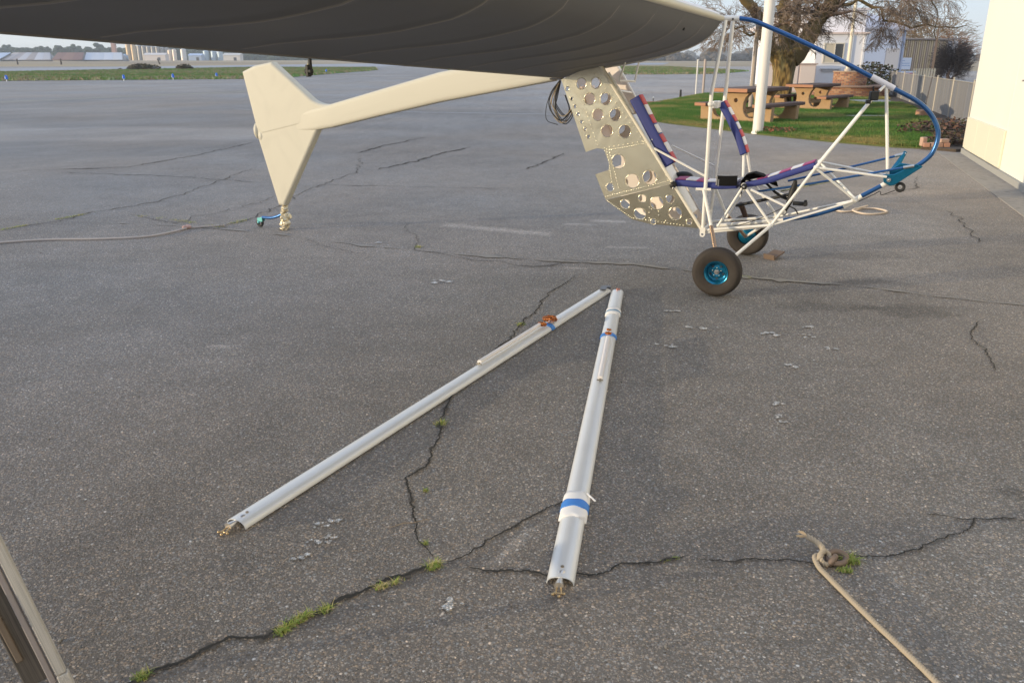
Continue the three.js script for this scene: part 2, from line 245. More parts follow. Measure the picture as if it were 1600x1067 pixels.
// ---------------------------------------------------------------- lawn, bed and path on the right
const lawnPoly = [[3.55, -22.6], [3.9, -21.4], [5.37, -18.05], [6.25, -16.5], [7.03, -15.45], [7.7, -15.1], [8.2, -15.9], [10.2, -20.2], [13.2, -28], [16.0, -37.5], [14.8, -38.4], [8.6, -38.8], [5.4, -31.4], [4.5, -29.6], [3.7, -25]];
struct('lawn', slabPoly(lawnPoly, -0.02, 0.03), turfMat([0.085, 0.10, 0.03], 0, 21, 0.12));
{
  const blades = []; for (let k = 0; k < 7; k++) { const a = k * 0.9, w = 0.006, h = 0.05 + 0.025 * ((k * 37) % 5) / 5, lean = 0.03; const g = new THREE.BufferGeometry(); const cx = Math.cos(a) * 0.03, cz = Math.sin(a) * 0.03; g.setAttribute('position', new THREE.Float32BufferAttribute([cx - w * Math.sin(a), 0, cz + w * Math.cos(a), cx + w * Math.sin(a), 0, cz - w * Math.cos(a), cx + Math.cos(a) * lean, h, cz + Math.sin(a) * lean], 3)); g.computeVertexNormals(); blades.push(norm(g)); }
  const g = merge(blades), n = 110000, im = new THREE.InstancedMesh(g, new THREE.MeshStandardMaterial({ roughness: 0.9 }), n), m = new THREE.Matrix4(), q = new THREE.Quaternion(), c = new THREE.Color(); let i = 0;
  while (i < n) {
    const z = -15 - 24 * Math.pow(R(), 1.5), x = rr(3.4, 16); if (!inside(x, z, lawnPoly)) continue; const edge = !inside(x - 0.45, z + 0.6, lawnPoly);
    if (inside(x, z, [[9.1, -23.0], [10.3, -23.0], [10.7, -24], [9.3, -24]]) || (x > 12.6 && z < -30.6 && z > -33)) continue;
    const d = 1.3 * fbm(x * 0.45, z * 0.45, 4, 3) + (edge ? 0.55 : 0) * R() + rr(-0.15, 0.15), s = rr(0.7, 1.5) * (edge ? 0.8 : 1); m.compose(V(x, 0.028, z), q.setFromAxisAngle(V(0, 1, 0), R() * 6.28), V(s, s * rr(0.6, 1.2), s)); im.setMatrixAt(i, m);
    const dry = Math.max(0, Math.min(1, 0.12 + d * 1.8)); im.setColorAt(i, c.setRGB(0.085 + 0.27 * dry, 0.19 + 0.09 * dry, 0.03 + 0.075 * dry)); i++;
  }
  im.name = 'lawn_grass'; im.userData = { kind: 'stuff', label: 'short patchy green lawn around the picnic tables', category: 'grass' }; scene.add(im);
}
struct('stepping_slab', slabPoly([[9.15, -23.05], [10.25, -23.05], [10.6, -23.9], [9.35, -23.9]], -0.02, 0.045), concreteMat);
struct('concrete_pad', slabPoly([[12.6, -31.0], [14.4, -31.0], [15.2, -33], [12.9, -33]], -0.02, 0.05), concreteMat);
struct('planting_bed', slabPoly([[7.4, -15.15], [7.75, -14.6], [8.6, -14.9], [11.3, -20.6], [16.9, -37.6], [15.9, -37.6], [13.0, -28], [10.1, -20.4], [8.15, -16.0]], -0.02, 0.055), M(0.085, 0.062, 0.045, 1, 0, { map: mottle(256, [1, 1, 1], 0.5, 3, 8, 0.3) }));
const HC = V(7.81, 0, -14.47), HD = V(-0.327, 0, 0.945), HN = V(-0.945, 0, -0.327); // hangar corner, direction along the wall, outward normal
const hp = (along, out, y = 0) => HC.clone().addScaledVector(HD, along).addScaledVector(HN, out).setY(y);
const hTurn = Math.atan2(-HD.z, HD.x); // local x runs along the wall, local z points out of it
const pathMat = M(0.30, 0.27, 0.235, 0.95, 0, { map: mottle(256, [1, 1, 1], 0.4, 2, 17, 0.15) });
for (let k = 0; k < 9; k++) { // concrete strip in poured slabs
  const a = -0.5 + k * 2.9, q = [hp(a + 0.012, 0.02), hp(a + 2.885, 0.02), hp(a + 2.885, 0.40), hp(a + 0.012, 0.40)].map((p) => [p.x, p.z]); struct('footpath', slabPoly(q, -0.02, 0.006 + 0.002 * (k % 3)), pathMat);
}

// ---------------------------------------------------------------- hangar on the right
{
  const h = thing('hangar', 'tall cream painted hangar wall in full sun at the right edge', 'building', [HC.x, 0, HC.z], hTurn);
  const paint = M(0.82, 0.79, 0.68, 0.55, 0, { map: mottle(512, [1, 1, 1], 0.05, 1.4, 14, 0.02) }); paint.map.repeat.set(0.3, 0.3);
  const L = 27, H = 5.6, D = 14;
  part('wall', [bx(0.2, H, D - 0.4, 0.1, H / 2, -D / 2), bx(0.2, H, D - 0.4, L - 0.1, H / 2, -D / 2), bx(L, H, 0.2, L / 2, H / 2, -D + 0.1)], paint, h);
  for (let k = 0; k < 9; k++) part('wall_panel', bx(2.994, H - 0.02, 0.2, 1.5 + 3 * k, H / 2 + 0.02, -0.1, 0, 0.006), paint, h);
  part('roof', [bx(L + 0.4, 0.18, D + 0.4, L / 2, H + 0.1, -D / 2)], M(0.5, 0.5, 0.48, 0.5, 0.3), h);
  const skirt = M(0.76, 0.69, 0.53, 0.6);
  for (let k = 0; k < 3; k++) part('skirting_board', bx(0.99, 0.50, 0.03, 0.52 + k * 1.0, 0.36, 0.016, 0, 0.006), skirt, h);
  part('plinth', bx(L, 0.085, 0.06, L / 2, 0.045, 0.012), M(0.33, 0.32, 0.29, 0.9), h);
  const hd = part('door_handle', [rod(V(3.62, 1.28, 0.05), V(3.97, 1.30, 0.05), 0.011), bx(0.035, 0.30, 0.014, 3.99, 1.28, 0.008, 0, 0.004), rod(V(3.97, 1.30, 0.0), V(3.97, 1.30, 0.06), 0.014)], M(0.42, 0.35, 0.30, 0.35, 0.9), h); void hd;
}

// ---------------------------------------------------------------- glider
const G = thing('glider', 'single seat open frame ultralight glider with one grey wing attached and cream fin', 'glider', GLIDER, -0.4139);
const P = (s, y, r = 0) => V(s, y, r);
const whitePaint = M(0.80, 0.78, 0.74, 0.32, 0, { clearcoat: 0.3 }), blueAnod = M(0.022, 0.10, 0.28, 0.28, 0.55, { clearcoat: 0.4 }), tealAnod = M(0.010, 0.15, 0.27, 0.25, 0.65), blackPl = M(0.014, 0.014, 0.015, 0.6), steel = M(0.55, 0.53, 0.5, 0.3, 0.95), creamCover = M(0.545, 0.505, 0.40, 0.55, 0, { sheen: 0.1, map: mottle(512, [1, 1, 1], 0.06, 1.2, 44, 0.015) });
const FT = (a, b, r = 0.0125, mat = whitePaint, name = 'frame_tube') => part(name, rod(a, b, r * 0.88), mat, G);
{ // wing
  const low = [[-0.236, 1.808], [-0.271, 1.75], [-0.31, 1.70], [-0.354, 1.666], [-0.41, 1.635], [-0.464, 1.611], [-0.578, 1.578], [-0.67, 1.553], [-0.765, 1.532], [-0.85, 1.516], [-0.933, 1.501], [-1.02, 1.488], [-1.106, 1.472], [-1.195, 1.457], [-1.283, 1.437], [-1.35, 1.423], [-1.412, 1.408]];
  const top = [[-1.412, 1.413], [-1.25, 1.535], [-1.0, 1.70], [-0.75, 1.815], [-0.55, 1.865], [-0.42, 1.885], [-0.32, 1.878], [-0.262, 1.853], [-0.236, 1.808]];
  const lift = (s, r) => r * (0.010 + 0.036 * Math.min(1, (-0.236 - s) / 1.176));
  const PITCH = 0.63, R0 = 0.055, R1 = 5.65;
  const ring = (prof, r, bay) => prof.map(([s, y], k) => { const e = Math.sin(Math.PI * k / (prof.length - 1)); const sag = bay * e * 0.009; return P(s, y + lift(s, r) + (y < 1.9 && prof === low ? sag : -sag * 0.6), r); });
  const rl = [], rt = [];
  for (let r = R0; r < R1 + 1e-4; r += PITCH / 28) { const f = ((r + 0.10) / PITCH) % 1, d = Math.min(f, 1 - f) * PITCH, bay = 0.55 * Math.sin(Math.PI * f) ** 2 + 1.1 * (1 - Math.exp(-((d / 0.035) ** 2))); rl.push(ring(low, r, bay)); rt.push(ring(top, r, bay)); }
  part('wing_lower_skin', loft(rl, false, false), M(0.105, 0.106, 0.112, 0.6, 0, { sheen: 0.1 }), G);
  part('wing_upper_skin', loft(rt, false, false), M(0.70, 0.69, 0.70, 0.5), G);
  part('wing_root_rib', loft([ring(low, R0, 0).concat(ring(top, R0, 0).slice(1, -1)), ring(low, R0 - 0.006, 0).concat(ring(top, R0 - 0.006, 0).slice(1, -1))]), M(0.5, 0.48, 0.45, 0.5), G);
  part('leading_edge', rod(P(-0.247, 1.816, R0 - 0.02), P(-0.247, 1.816 + R1 * 0.010, R1), 0.022, 0.022, 20), M(0.50, 0.47, 0.38, 0.45), G);
  part('trailing_edge', rod(P(-1.412, 1.4105, R0), P(-1.412, 1.4105 + 0.046 * R1, R1), 0.007), M(0.16, 0.15, 0.14, 0.5), G);
  for (let r = 0.53; r < R1; r += PITCH) { part('rib_tape', loft([[-0.010, 0.003], [-0.004, -0.0022], [0.004, -0.0022], [0.010, 0.003]].map(([w, d]) => low.slice(1, -1).map(([s, y]) => P(s, y + lift(s, r) + d, r + w))), false, false), M(0.21, 0.20, 0.185, 0.5), G); }
  const hook = part('control_hook', [bx(0.012, 0.07, 0.016, -1.418, 1.515, 3.19, 0, 0.003), bx(0.014, 0.05, 0.024, -1.418, 1.50, 3.205, 0, 0.003), rod(P(-1.43, 1.498, 3.205), P(-1.40, 1.498, 3.205), 0.012)], blackPl, G);
  part('bolt', ball(P(-1.428, 1.522, 3.185), 0.009), M(0.75, 0.55, 0.2, 0.3, 0.9), hook);
  part('trailing_edge_bracket', bx(0.1, 0.012, 0.05, -1.45, 1.402, 0.09, 0, 0.003), blackPl, G);
  part('drain_fitting', rod(P(-0.30, 1.728, 0.95), P(-0.305, 1.712, 0.95), 0.007), blackPl, G);
}
{ // boom, fin and rudder covered in cream fabric
  const st = [[-4.43, 0.875, 0.965, 0.020], [-4.1, 0.895, 1.06, 0.040], [-3.80, 0.935, 1.13, 0.052], [-3.598, 0.968, 1.170, 0.06], [-3.1, 1.08, 1.295, 0.062], [-2.5, 1.207, 1.445, 0.066], [-2.0, 1.295, 1.53, 0.07], [-1.5, 1.383, 1.6, 0.075]];
  const sec = ([s, a, b, w]) => { const o = [], n = 28; for (let k = 0; k < n; k++) { const t = k / n * Math.PI * 2, c = Math.cos(t), d = Math.sin(t), e = 0.34; o.push(P(s, (a + b) / 2 + (b - a) / 2 * Math.sign(d) * Math.abs(d) ** e, w * Math.sign(c) * Math.abs(c) ** e)); } return o; };
  part('tail_boom', loft(st.map(sec)), creamCover, G);
  const fin = (pts, t, name) => { const s = new THREE.Shape(); pts.forEach((p, i) => { if (!i) s.moveTo(p[0], p[1]); else if (p.length === 2) s.lineTo(p[0], p[1]); else s.quadraticCurveTo(p[2], p[3], p[0], p[1]); }); const g = new THREE.ExtrudeGeometry(s, { depth: t, bevelEnabled: true, bevelThickness: 0.022, bevelSize: 0.026, bevelOffset: -0.026, bevelSegments: 4, curveSegments: 12 }); g.translate(0, 0, -t / 2); return part(name, g, creamCover, G); };
  fin([[-4.545, 1.437], [-4.40, 1.49], [-4.20, 1.522], [-3.80, 1.215], [-3.56, 1.170, -3.72, 1.155], [-3.56, 1.06], [-4.38, 0.88], [-4.44, 0.93]], 0.05, 'upper_fin');
  fin([[-4.462, 0.96], [-4.44, 0.86], [-4.268, 0.235], [-4.20, 0.233], [-3.76, 0.93], [-3.58, 1.02, -3.72, 1.0], [-3.9, 1.04]], 0.045, 'lower_fin');
  part('hinge_fairing', [ball(P(-4.45, 0.915, 0), 0.05, 0.8, 1.6, 1.2), ball(P(-4.40, 0.87, 0.03), 0.035, 1, 1.5, 0.6)], creamCover, G);
  // foil wrapped post and little sprung tail wheel
  const gold = M(0.62, 0.53, 0.36, 0.35, 0.55), lump = []; const r = rng(8);
  for (let k = 0; k < 34; k++) { const y = 0.012 + 0.21 * r(), w = 0.05 - 0.12 * y + 0.02 * r(); const g = new THREE.IcosahedronGeometry(0.022 + 0.02 * r(), 1), p = g.attributes.position; for (let i = 0; i < p.count; i++) { const f = 1 + 0.5 * noise.noise(p.getX(i) * 90, p.getY(i) * 90, k); p.setXYZ(i, p.getX(i) * f, p.getY(i) * f * 0.8, p.getZ(i) * f); } g.computeVertexNormals(); g.translate(-4.235 + (y - 0.11) * 0.1 + (r() - 0.5) * w, y, (r() - 0.5) * w); lump.push(g); }
  part('wrapped_tail_post', [...lump, ball(P(-4.25, 0.012, 0.01), 0.045, 1.1, 0.28, 0.9)], gold, G);
  part('tail_spring', tube([P(-4.26, 0.145, 0.01), P(-4.32, 0.12, 0.01), P(-4.40, 0.10, 0.01), P(-4.50, 0.098, 0.01)], 0.014, 24, 10), blueAnod, G);
  const tw = part('tail_wheel', (() => { const g = new THREE.TorusGeometry(0.028, 0.014, 8, 20); g.translate(-4.535, 0.044, 0.01); return g; })(), blackPl, G);
  part('wheel_fork', [bx(0.06, 0.035, 0.006, -4.52, 0.075, 0.028, 0, 0.002), bx(0.06, 0.035, 0.006, -4.52, 0.075, -0.008, 0, 0.002), ball(P(-4.535, 0.05, 0.03), 0.014)], M(0.15, 0.45, 0.45, 0.35, 0.6), tw);
}
// riveted aluminium side plates with lightening holes
{
  const alu = M(0.86, 0.79, 0.60, 0.27, 0.95, { bumpMap: mottle(256, [0.5, 0.5, 0.5], 0.5, 0.9, 61, 0.0), bumpScale: 0.007 }); alu.bumpMap.repeat.set(1.1, 1.1); alu.bumpMap.colorSpace = THREE.NoColorSpace;
  const upper = [[-1.385, 1.40], [-1.078, 1.53], [-0.49, 0.674], [-1.001, 0.519], [-1.091, 0.708], [-0.985, 0.747], [-0.985, 0.80], [-1.031, 0.90], [-1.085, 0.905], [-1.173, 0.873]];
  const lower = [[-1.001, 0.517], [-0.49, 0.672], [-0.252, 0.330], [-0.421, 0.336], [-0.668, 0.346], [-0.795, 0.371]];
  const holesU = [[-1.224, 1.372, 0.036], [-1.109, 1.378, 0.036], [-1.155, 1.264, 0.039], [-1.03, 1.266, 0.039], [-1.086, 1.15, 0.039], [-0.951, 1.153, 0.040], [-1.011, 1.035, 0.041], [-0.872, 1.035, 0.043], [-0.912, 0.813, 0.048], [-0.795, 0.675, 0.048], [-0.663, 0.707, 0.048], [-0.969, 0.617, 0.029], [-1.298, 1.262, 0.014], [-1.271, 1.206, 0.014], [-1.243, 1.151, 0.014], [-1.216, 1.095, 0.014], [-1.184, 1.044, 0.014], [-1.156, 0.988, 0.015], [-1.335, 1.335, 0.017]];
  const holesL = [[-0.847, 0.493, 0.034], [-0.714, 0.545, 0.028], [-0.603, 0.515, 0.046], [-0.503, 0.552, 0.030], [-0.732, 0.422, 0.042], [-0.462, 0.440, 0.046], [-0.629, 0.365, 0.022], [-0.356, 0.380, 0.022]];
  const sheet = (poly, holes) => {
    const s = new THREE.Shape(poly.map(([a, b]) => new THREE.Vector2(a, b))); holes = holes.map(([x, y, r]) => [x, y, r * (r > 0.02 ? 1.13 : 1.0)]); for (const [x, y, r] of holes) { const h = new THREE.Path(); h.absarc(x, y, r, 0, Math.PI * 2, true); s.holes.push(h); }
    const gs = [norm(new THREE.ExtrudeGeometry(s, { depth: 0.002, bevelEnabled: false, curveSegments: 20 }))];
    for (const [x, y, r] of holes) { const t = new THREE.TorusGeometry(r, 0.0035, 6, 28); t.scale(1, 1, 1.6); t.translate(x, y, -0.001); gs.push(norm(t)); const c = new THREE.CylinderGeometry(r, r, 0.014, 28, 1, true); c.rotateX(Math.PI / 2); c.translate(x, y, -0.006); gs.push(norm(c)); }
    return mergeGeometries(gs);
  };
  const A = V(-1.001, 0.517, 0), B = V(-0.49, 0.673, 0), hingeAx = B.clone().sub(A).normalize();
  for (const side of [1, -1]) {
    const gu = sheet(upper, holesU), gl = sheet(lower, holesL);
    gl.translate(-A.x, -A.y, 0); gl.applyQuaternion(new THREE.Quaternion().setFromAxisAngle(hingeAx, 0.20)); gl.translate(A.x, A.y, 0);
    if (side < 0) { gu.scale(1, 1, -1); gl.scale(1, 1, -1); for (const g of [gu, gl]) { const p = g.attributes.position, n = g.attributes.normal; for (let i = 0; i < p.count; i += 3) for (const at of [p, n]) { const t = [at.getX(i + 1), at.getY(i + 1), at.getZ(i + 1)]; at.setXYZ(i + 1, at.getX(i + 2), at.getY(i + 2), at.getZ(i + 2)); at.setXYZ(i + 2, ...t); } } }
    gu.translate(0, 0, 0.165 * side); gl.translate(0, 0, 0.1655 * side);
    part('side_plate', gu, side > 0 ? alu : M(0.74, 0.66, 0.60, 0.5, 0.35), G);
    part('lower_side_plate', gl, side > 0 ? alu : M(0.74, 0.66, 0.60, 0.5, 0.35), G);
    if (side > 0) {
      const rv = [], dot = (s, y, dz = 0) => rv.push(ball(P(s, y, 0.1685 + dz), 0.0052, 1, 1, 0.6, 5));
      const run = (s0, y0, s1, y1, n) => { for (let i = 0; i <= n; i++) dot(s0 + (s1 - s0) * i / n, y0 + (y1 - y0) * i / n); };
      run(-1.0, 0.545, -0.52, 0.69, 26); run(-1.02, 0.89, -0.67, 0.965, 20); run(-1.02, 0.91, -0.66, 0.985, 10); run(-1.22, 1.28, -1.08, 0.93, 12); run(-1.005, 0.90, -0.94, 0.60, 15); run(-0.985, 0.90, -0.90, 0.62, 12); run(-0.64, 0.90, -0.54, 0.73, 5); run(-1.12, 1.44, -0.66, 0.90, 16);
      const rot = (s, y) => { const d = Math.abs((s - A.x) * hingeAx.y - (y - A.y) * hingeAx.x); dot(s, y, -d * 0.2 + 0.001); };
      for (let i = 0; i <= 14; i++) rot(-0.985 + 0.19 * i / 14, 0.512 - 0.125 * i / 14); for (let i = 0; i <= 16; i++) rot(-0.78 + 0.38 * i / 16, 0.385 - 0.03 * i / 16); for (let i = 0; i < 9; i++) rot(-0.66 + 0.03 * (i % 3) * (i * 0.6), 0.48 - 0.014 * i);
      const m = part('rivet_rows', rv, M(0.9, 0.86, 0.72, 0.25, 0.7), G); m.userData.kind = 'stuff';
    }
  }
  part('tail_web', [bx(0.012, 0.46, 0.31, 0, 0, 0)].map((g) => { g.rotateZ(0.42); g.translate(-1.14, 1.14, 0); return g; }), M(0.75, 0.6, 0.52, 0.5, 0.2), G);
  part('back_panel', [bx(0.006, 0.86, 0.26)].map((g) => { g.rotateZ(0.61); g.translate(-0.59, 0.80, 0); return g; }), M(0.72, 0.71, 0.70, 0.4, 0.4), G);
}
// cage of white tubes
const W = 0.18, Wf = -0.18;
FT(P(-0.205, 1.80, 0.10), P(-0.250, 1.31, W), 0.0145); FT(P(-0.250, 1.31, W), P(-0.237, 0.345, W), 0.0155);
FT(P(-0.197, 1.80, -0.14), P(-0.214, 1.32, Wf), 0.016); FT(P(-0.214, 1.32, Wf), P(-0.258, 0.33, Wf), 0.016);
FT(P(-1.10, 1.535, W), P(-0.237, 0.335, W), 0.013, M(0.82, 0.76, 0.64, 0.3, 0.2)); FT(P(-1.09, 1.56, Wf), P(-0.305, 0.335, Wf), 0.013);
FT(P(-1.02, 1.45, 0.155), P(-0.82, 1.17, 0.155), 0.014); FT(P(-0.93, 1.30, Wf), P(-0.945, 1.33, W), 0.009);
FT(P(-0.925, 1.404, W), P(-0.885, 1.60, W * 0.6), 0.008); FT(P(-0.856, 1.382, 0.02), P(-0.815, 1.60, 0.02), 0.008); FT(P(-0.925, 1.395, W), P(-0.856, 1.39, 0.02), 0.009);
FT(P(-0.639, 0.924, W), P(-0.255, 0.744, W), 0.0095); FT(P(-0.589, 0.912, Wf), P(-0.224, 0.764, Wf), 0.009);
FT(P(-0.237, 0.345, W), P(0.246, 0.421, W), 0.012); FT(P(-0.237, 0.325, W), P(0.246, 0.409, W - 0.03), 0.009); FT(P(-0.258, 0.345, Wf), P(0.246, 0.421, Wf), 0.012);
FT(P(-0.25, 0.332, Wf), P(-0.245, 0.338, W), 0.012); FT(P(0.246, 0.421, Wf), P(0.246, 0.421, W), 0.010);
FT(P(-0.168, 0.352, 0), P(0.309, 0.432, 0), 0.017, whitePaint, 'keel_tube'); part('keel_tube', tube([P(0.309, 0.432), P(0.50, 0.478), P(0.714, 0.563)], 0.015, 20), blueAnod, G);
part('keel_sleeve', tube([P(0.705, 0.558), P(0.76, 0.596), P(0.815, 0.64)], 0.0185, 12), whitePaint, G); part('keel_tube', rod(P(0.81, 0.637), P(0.938, 0.722), 0.0155), blueAnod, G); FT(P(0.932, 0.717), P(0.965, 0.743), 0.019, whitePaint, 'keel_collar');
for (const sd of [1, -1]) {
  FT(P(0.246, 0.421, W * sd), P(0.76, 0.60, 0.02 * sd), 0.009); FT(P(0.029, 0.691, W * sd), P(0.246, 0.421, W * sd), 0.011); FT(P(0.029, 0.691, W * sd), P(-0.13, 0.385, W * sd), 0.0095);
  FT(P(0.246, 0.421, W * sd), P(0.502, 0.841, W * sd), 0.012); FT(P(0.502, 0.841, W * sd), P(0.82, 1.33, 0.05 * sd), 0.013);
  FT(P(0.502, 0.841, W * sd), P(0.955, 0.785, 0.045 * sd), 0.010); FT(P(0.51, 0.83, W * sd), P(0.785, 0.605, 0.02 * sd), 0.0095);
  FT(P(0.08, 0.665, W * sd), P(0.325, 0.565, W * sd), 0.010); for (const [js, jy, jr] of [[0.03, 0.69, 0.02], [0.246, 0.421, 0.017], [0.502, 0.841, 0.017]]) part('frame_joint', ball(P(js, jy, W * sd), jr), whitePaint, G);
}
FT(P(0.502, 0.841, Wf), P(0.502, 0.841, W), 0.010); FT(P(0.03, 0.665, Wf), P(0.03, 0.665, W), 0.012); FT(P(-0.20, 0.648, W), P(-0.31, 0.645, W), 0.012); FT(P(-0.20, 0.648, Wf), P(-0.31, 0.645, Wf), 0.012);
FT(P(0.835, 1.345, 0.03), P(0.874, 1.39, 0), 0.012); FT(P(0.872, 1.384), P(0.962, 0.787), 0.0125);
part('bottom_fitting', (() => { const s = new THREE.Shape(); s.absarc(0, 0, 0.02, Math.PI, 0, false); s.lineTo(0.02, 0.05); s.lineTo(-0.02, 0.05); const h = new THREE.Path(); h.absarc(0, 0, 0.009, 0, 6.29, true); s.holes.push(h); const g = new THREE.ExtrudeGeometry(s, { depth: 0.006, bevelEnabled: false }); g.translate(-0.235, 0.318, W + 0.014); return g; })(), whitePaint, G);
// blue bow tube round the pilot's feet
part('bow_tube', tube([P(-0.131, 1.816), P(-0.04, 1.80), P(0.069, 1.759), P(0.29, 1.666), P(0.508, 1.566), P(0.787, 1.428), P(0.914, 1.364), P(1.082, 1.277), P(1.18, 1.185), P(1.231, 1.075), P(1.215, 0.955), P(1.149, 0.875), P(1.071, 0.82)], 0.0155, 120, 12), blueAnod, G);
FT(P(-0.262, 1.817), P(-0.128, 1.8165), 0.021, whitePaint, 'root_fitting'); part('bow_sleeve', rod(P(0.775, 1.435), P(0.925, 1.359), 0.0195), M(0.72, 0.70, 0.74, 0.35), G);
part('bolt', [ball(P(-0.17, 1.81, 0.021), 0.007)], blackPl, G);
{ // teal nose brackets, crank wheel, push rods
  const plate = (pts, r, th, nm) => { const s = new THREE.Shape(pts.map(([a, b]) => new THREE.Vector2(a, b))); const g = new THREE.ExtrudeGeometry(s, { depth: th, bevelEnabled: true, bevelSize: 0.004, bevelThickness: 0.004, bevelSegments: 2 }); g.translate(0, 0, r - th / 2); return part(nm, g, tealAnod, G); };
  const nb = plate([[0.935, 0.795], [0.945, 0.748], [0.985, 0.728], [1.01, 0.735], [1.165, 0.862], [1.13, 0.875], [1.0, 0.80]], 0.03, 0.01, 'nose_bracket'); part('pivot_bolt', [rod(P(0.972, 0.765, 0.035), P(0.972, 0.765, 0.047), 0.014), ball(P(0.972, 0.765, 0.046), 0.008)], steel, nb);
  plate([[0.955, 0.80], [0.99, 0.765], [1.04, 0.81], [1.10, 0.865], [1.03, 0.87]], -0.03, 0.01, 'nose_bracket');
  part('pedal_horn', taper([P(0.985, 0.80, -0.08), P(1.02, 0.86, -0.14), P(1.055, 0.935, -0.18)], [0.022, 0.02, 0.012], 8), tealAnod, G);
  part('push_rod', tube([P(0.30, 0.70, -0.12), P(0.65, 0.80, -0.14), P(1.03, 0.915, -0.17)], 0.008, 24), blueAnod, G); part('rod_end', rod(P(0.99, 0.905, -0.168), P(1.06, 0.925, -0.172), 0.011), steel, G);
  part('push_rod', tube([P(0.12, 0.642, 0.1), P(0.489, 0.721, 0.09), P(1.06, 0.855, 0.05)], 0.008, 24), blueAnod, G); part('rod_end', rod(P(1.05, 0.853, 0.05), P(1.115, 0.868, 0.05), 0.011), steel, G);
  part('push_rod', rod(P(0.27, 0.64, 0.0), P(0.62, 0.735, 0.0), 0.006), M(0.45, 0.45, 0.30, 0.4, 0.5), G);
  const c = new THREE.TorusGeometry(0.025, 0.010, 10, 20); c.translate(1.05, 0.715, 0); const cw = part('pulley', c, blackPl, G); part('pulley_hub', [rod(P(1.05, 0.715, -0.015), P(1.05, 0.715, 0.015), 0.008), bx(0.07, 0.012, 0.01, 1.0, 0.725, 0)], steel, cw);
  part('release_cable', tube([P(1.02, 0.69, 0), P(0.94, 0.655, 0), P(0.93, 0.68, 0), P(0.89, 0.655, 0), P(0.80, 0.60, 0)], 0.003, 24, 5), blackPl, G);
}
// landing gear: two wheels with rims
{
  const tyreProfile = []; const rO = 0.167, rI = 0.078, hw = 0.055; const tp = [[rI, -0.036], [rI + 0.012, -0.044], [rI + 0.035, -0.053], [rI + 0.06, -hw], [rO - 0.018, -0.050], [rO - 0.006, -0.040], [rO - 0.001, -0.030], [rO - 0.005, -0.028], [rO, -0.024], [rO + 0.001, -0.012], [rO - 0.004, -0.010], [rO + 0.002, -0.006], [rO + 0.002, 0.006], [rO - 0.004, 0.010], [rO + 0.001, 0.012], [rO, 0.024], [rO - 0.005, 0.028], [rO - 0.001, 0.030], [rO - 0.006, 0.040], [rO - 0.018, 0.050], [rI + 0.06, hw], [rI + 0.035, 0.053], [rI + 0.012, 0.044], [rI, 0.036]]; for (const [a, b] of tp) tyreProfile.push(new THREE.Vector2(a, b));
  const tyreG = new THREE.LatheGeometry(tyreProfile, 64); tyreG.rotateX(Math.PI / 2);
  const rimG = (() => { const g = new THREE.LatheGeometry([[0.0, 0.006], [0.026, 0.006], [0.03, 0.012], [0.036, 0.008], [0.056, 0.004], [0.062, 0.014], [0.066, 0.034], [0.076, 0.038], [0.081, 0.044], [0.082, 0.04], [0.076, 0.03], [0.072, -0.03], [0.0, -0.03]].map(([a, b]) => new THREE.Vector2(a, b)), 48); g.rotateX(Math.PI / 2); return g; })();
  const rubber = M(0.036, 0.028, 0.023, 0.8, 0, { map: mottle(256, [1, 1, 1], 0.25, 2, 71, 0.1) });
  for (const sd of [1, -1]) {
    const w = new THREE.Group(); w.name = 'wheel'; w.position.set(-0.025, 0.168, 0.685 * sd); w.rotation.z = sd; w.rotation.y = 0; G.add(w);
    const t = part('tyre', tyreG, rubber, w); void t;
    const rim = rimG.clone(); if (sd < 0) rim.rotateX(Math.PI); part('rim', rim, tealAnod, w);
    for (let k = 0; k < 5; k++) { const a = k * 1.2566; const c = new THREE.CylinderGeometry(0.009, 0.009, 0.004, 12); c.rotateX(Math.PI / 2); c.translate(Math.cos(a) * 0.045, Math.sin(a) * 0.045, 0.0075 * sd); part('rim_slot', c, M(0.01, 0.03, 0.05, 0.6), w); }
    part('hub_nut', [rod(V(0, 0, 0.004 * sd), V(0, 0, 0.034 * sd), 0.012, 0.010, 8), rod(V(0, 0, 0.004 * sd), V(0, 0, 0.016 * sd), 0.018)], steel, w);
    for (let k = 0; k < 5; k++) { const a = k * 1.2566 + 0.6; part('bolt', ball(V(Math.cos(a) * 0.03, Math.sin(a) * 0.03, 0.011 * sd), 0.004, 1, 1, 0.6, 6), steel, w); }
    part('wheel_axle', rod(P(-0.025, 0.168, 0.60 * sd), P(-0.025, 0.168, 0.70 * sd), 0.012), steel, G);
    FT(P(-0.251, 0.642, 0.185 * sd), P(-0.150, 0.38, 0.30 * sd), 0.0145, whitePaint, 'gear_leg'); FT(P(-0.158, 0.40, 0.292 * sd), P(-0.03, 0.168, 0.60 * sd), 0.016, M(0.42, 0.30, 0.22, 0.35, 0.75), 'gear_leg'); FT(P(0.246, 0.421, 0.19 * sd), P(-0.02, 0.172, 0.61 * sd), 0.013, whitePaint, 'gear_strut');
  }
  part('brake_arm', [rod(P(-0.04, 0.47, -0.26), P(0.02, 0.30, -0.36), 0.016), ball(P(-0.04, 0.48, -0.25), 0.024), rod(P(-0.02, 0.47, -0.25), P(0.02, 0.33, -0.33), 0.012)], M(0.10, 0.06, 0.045, 0.5, 0.3), G);
}
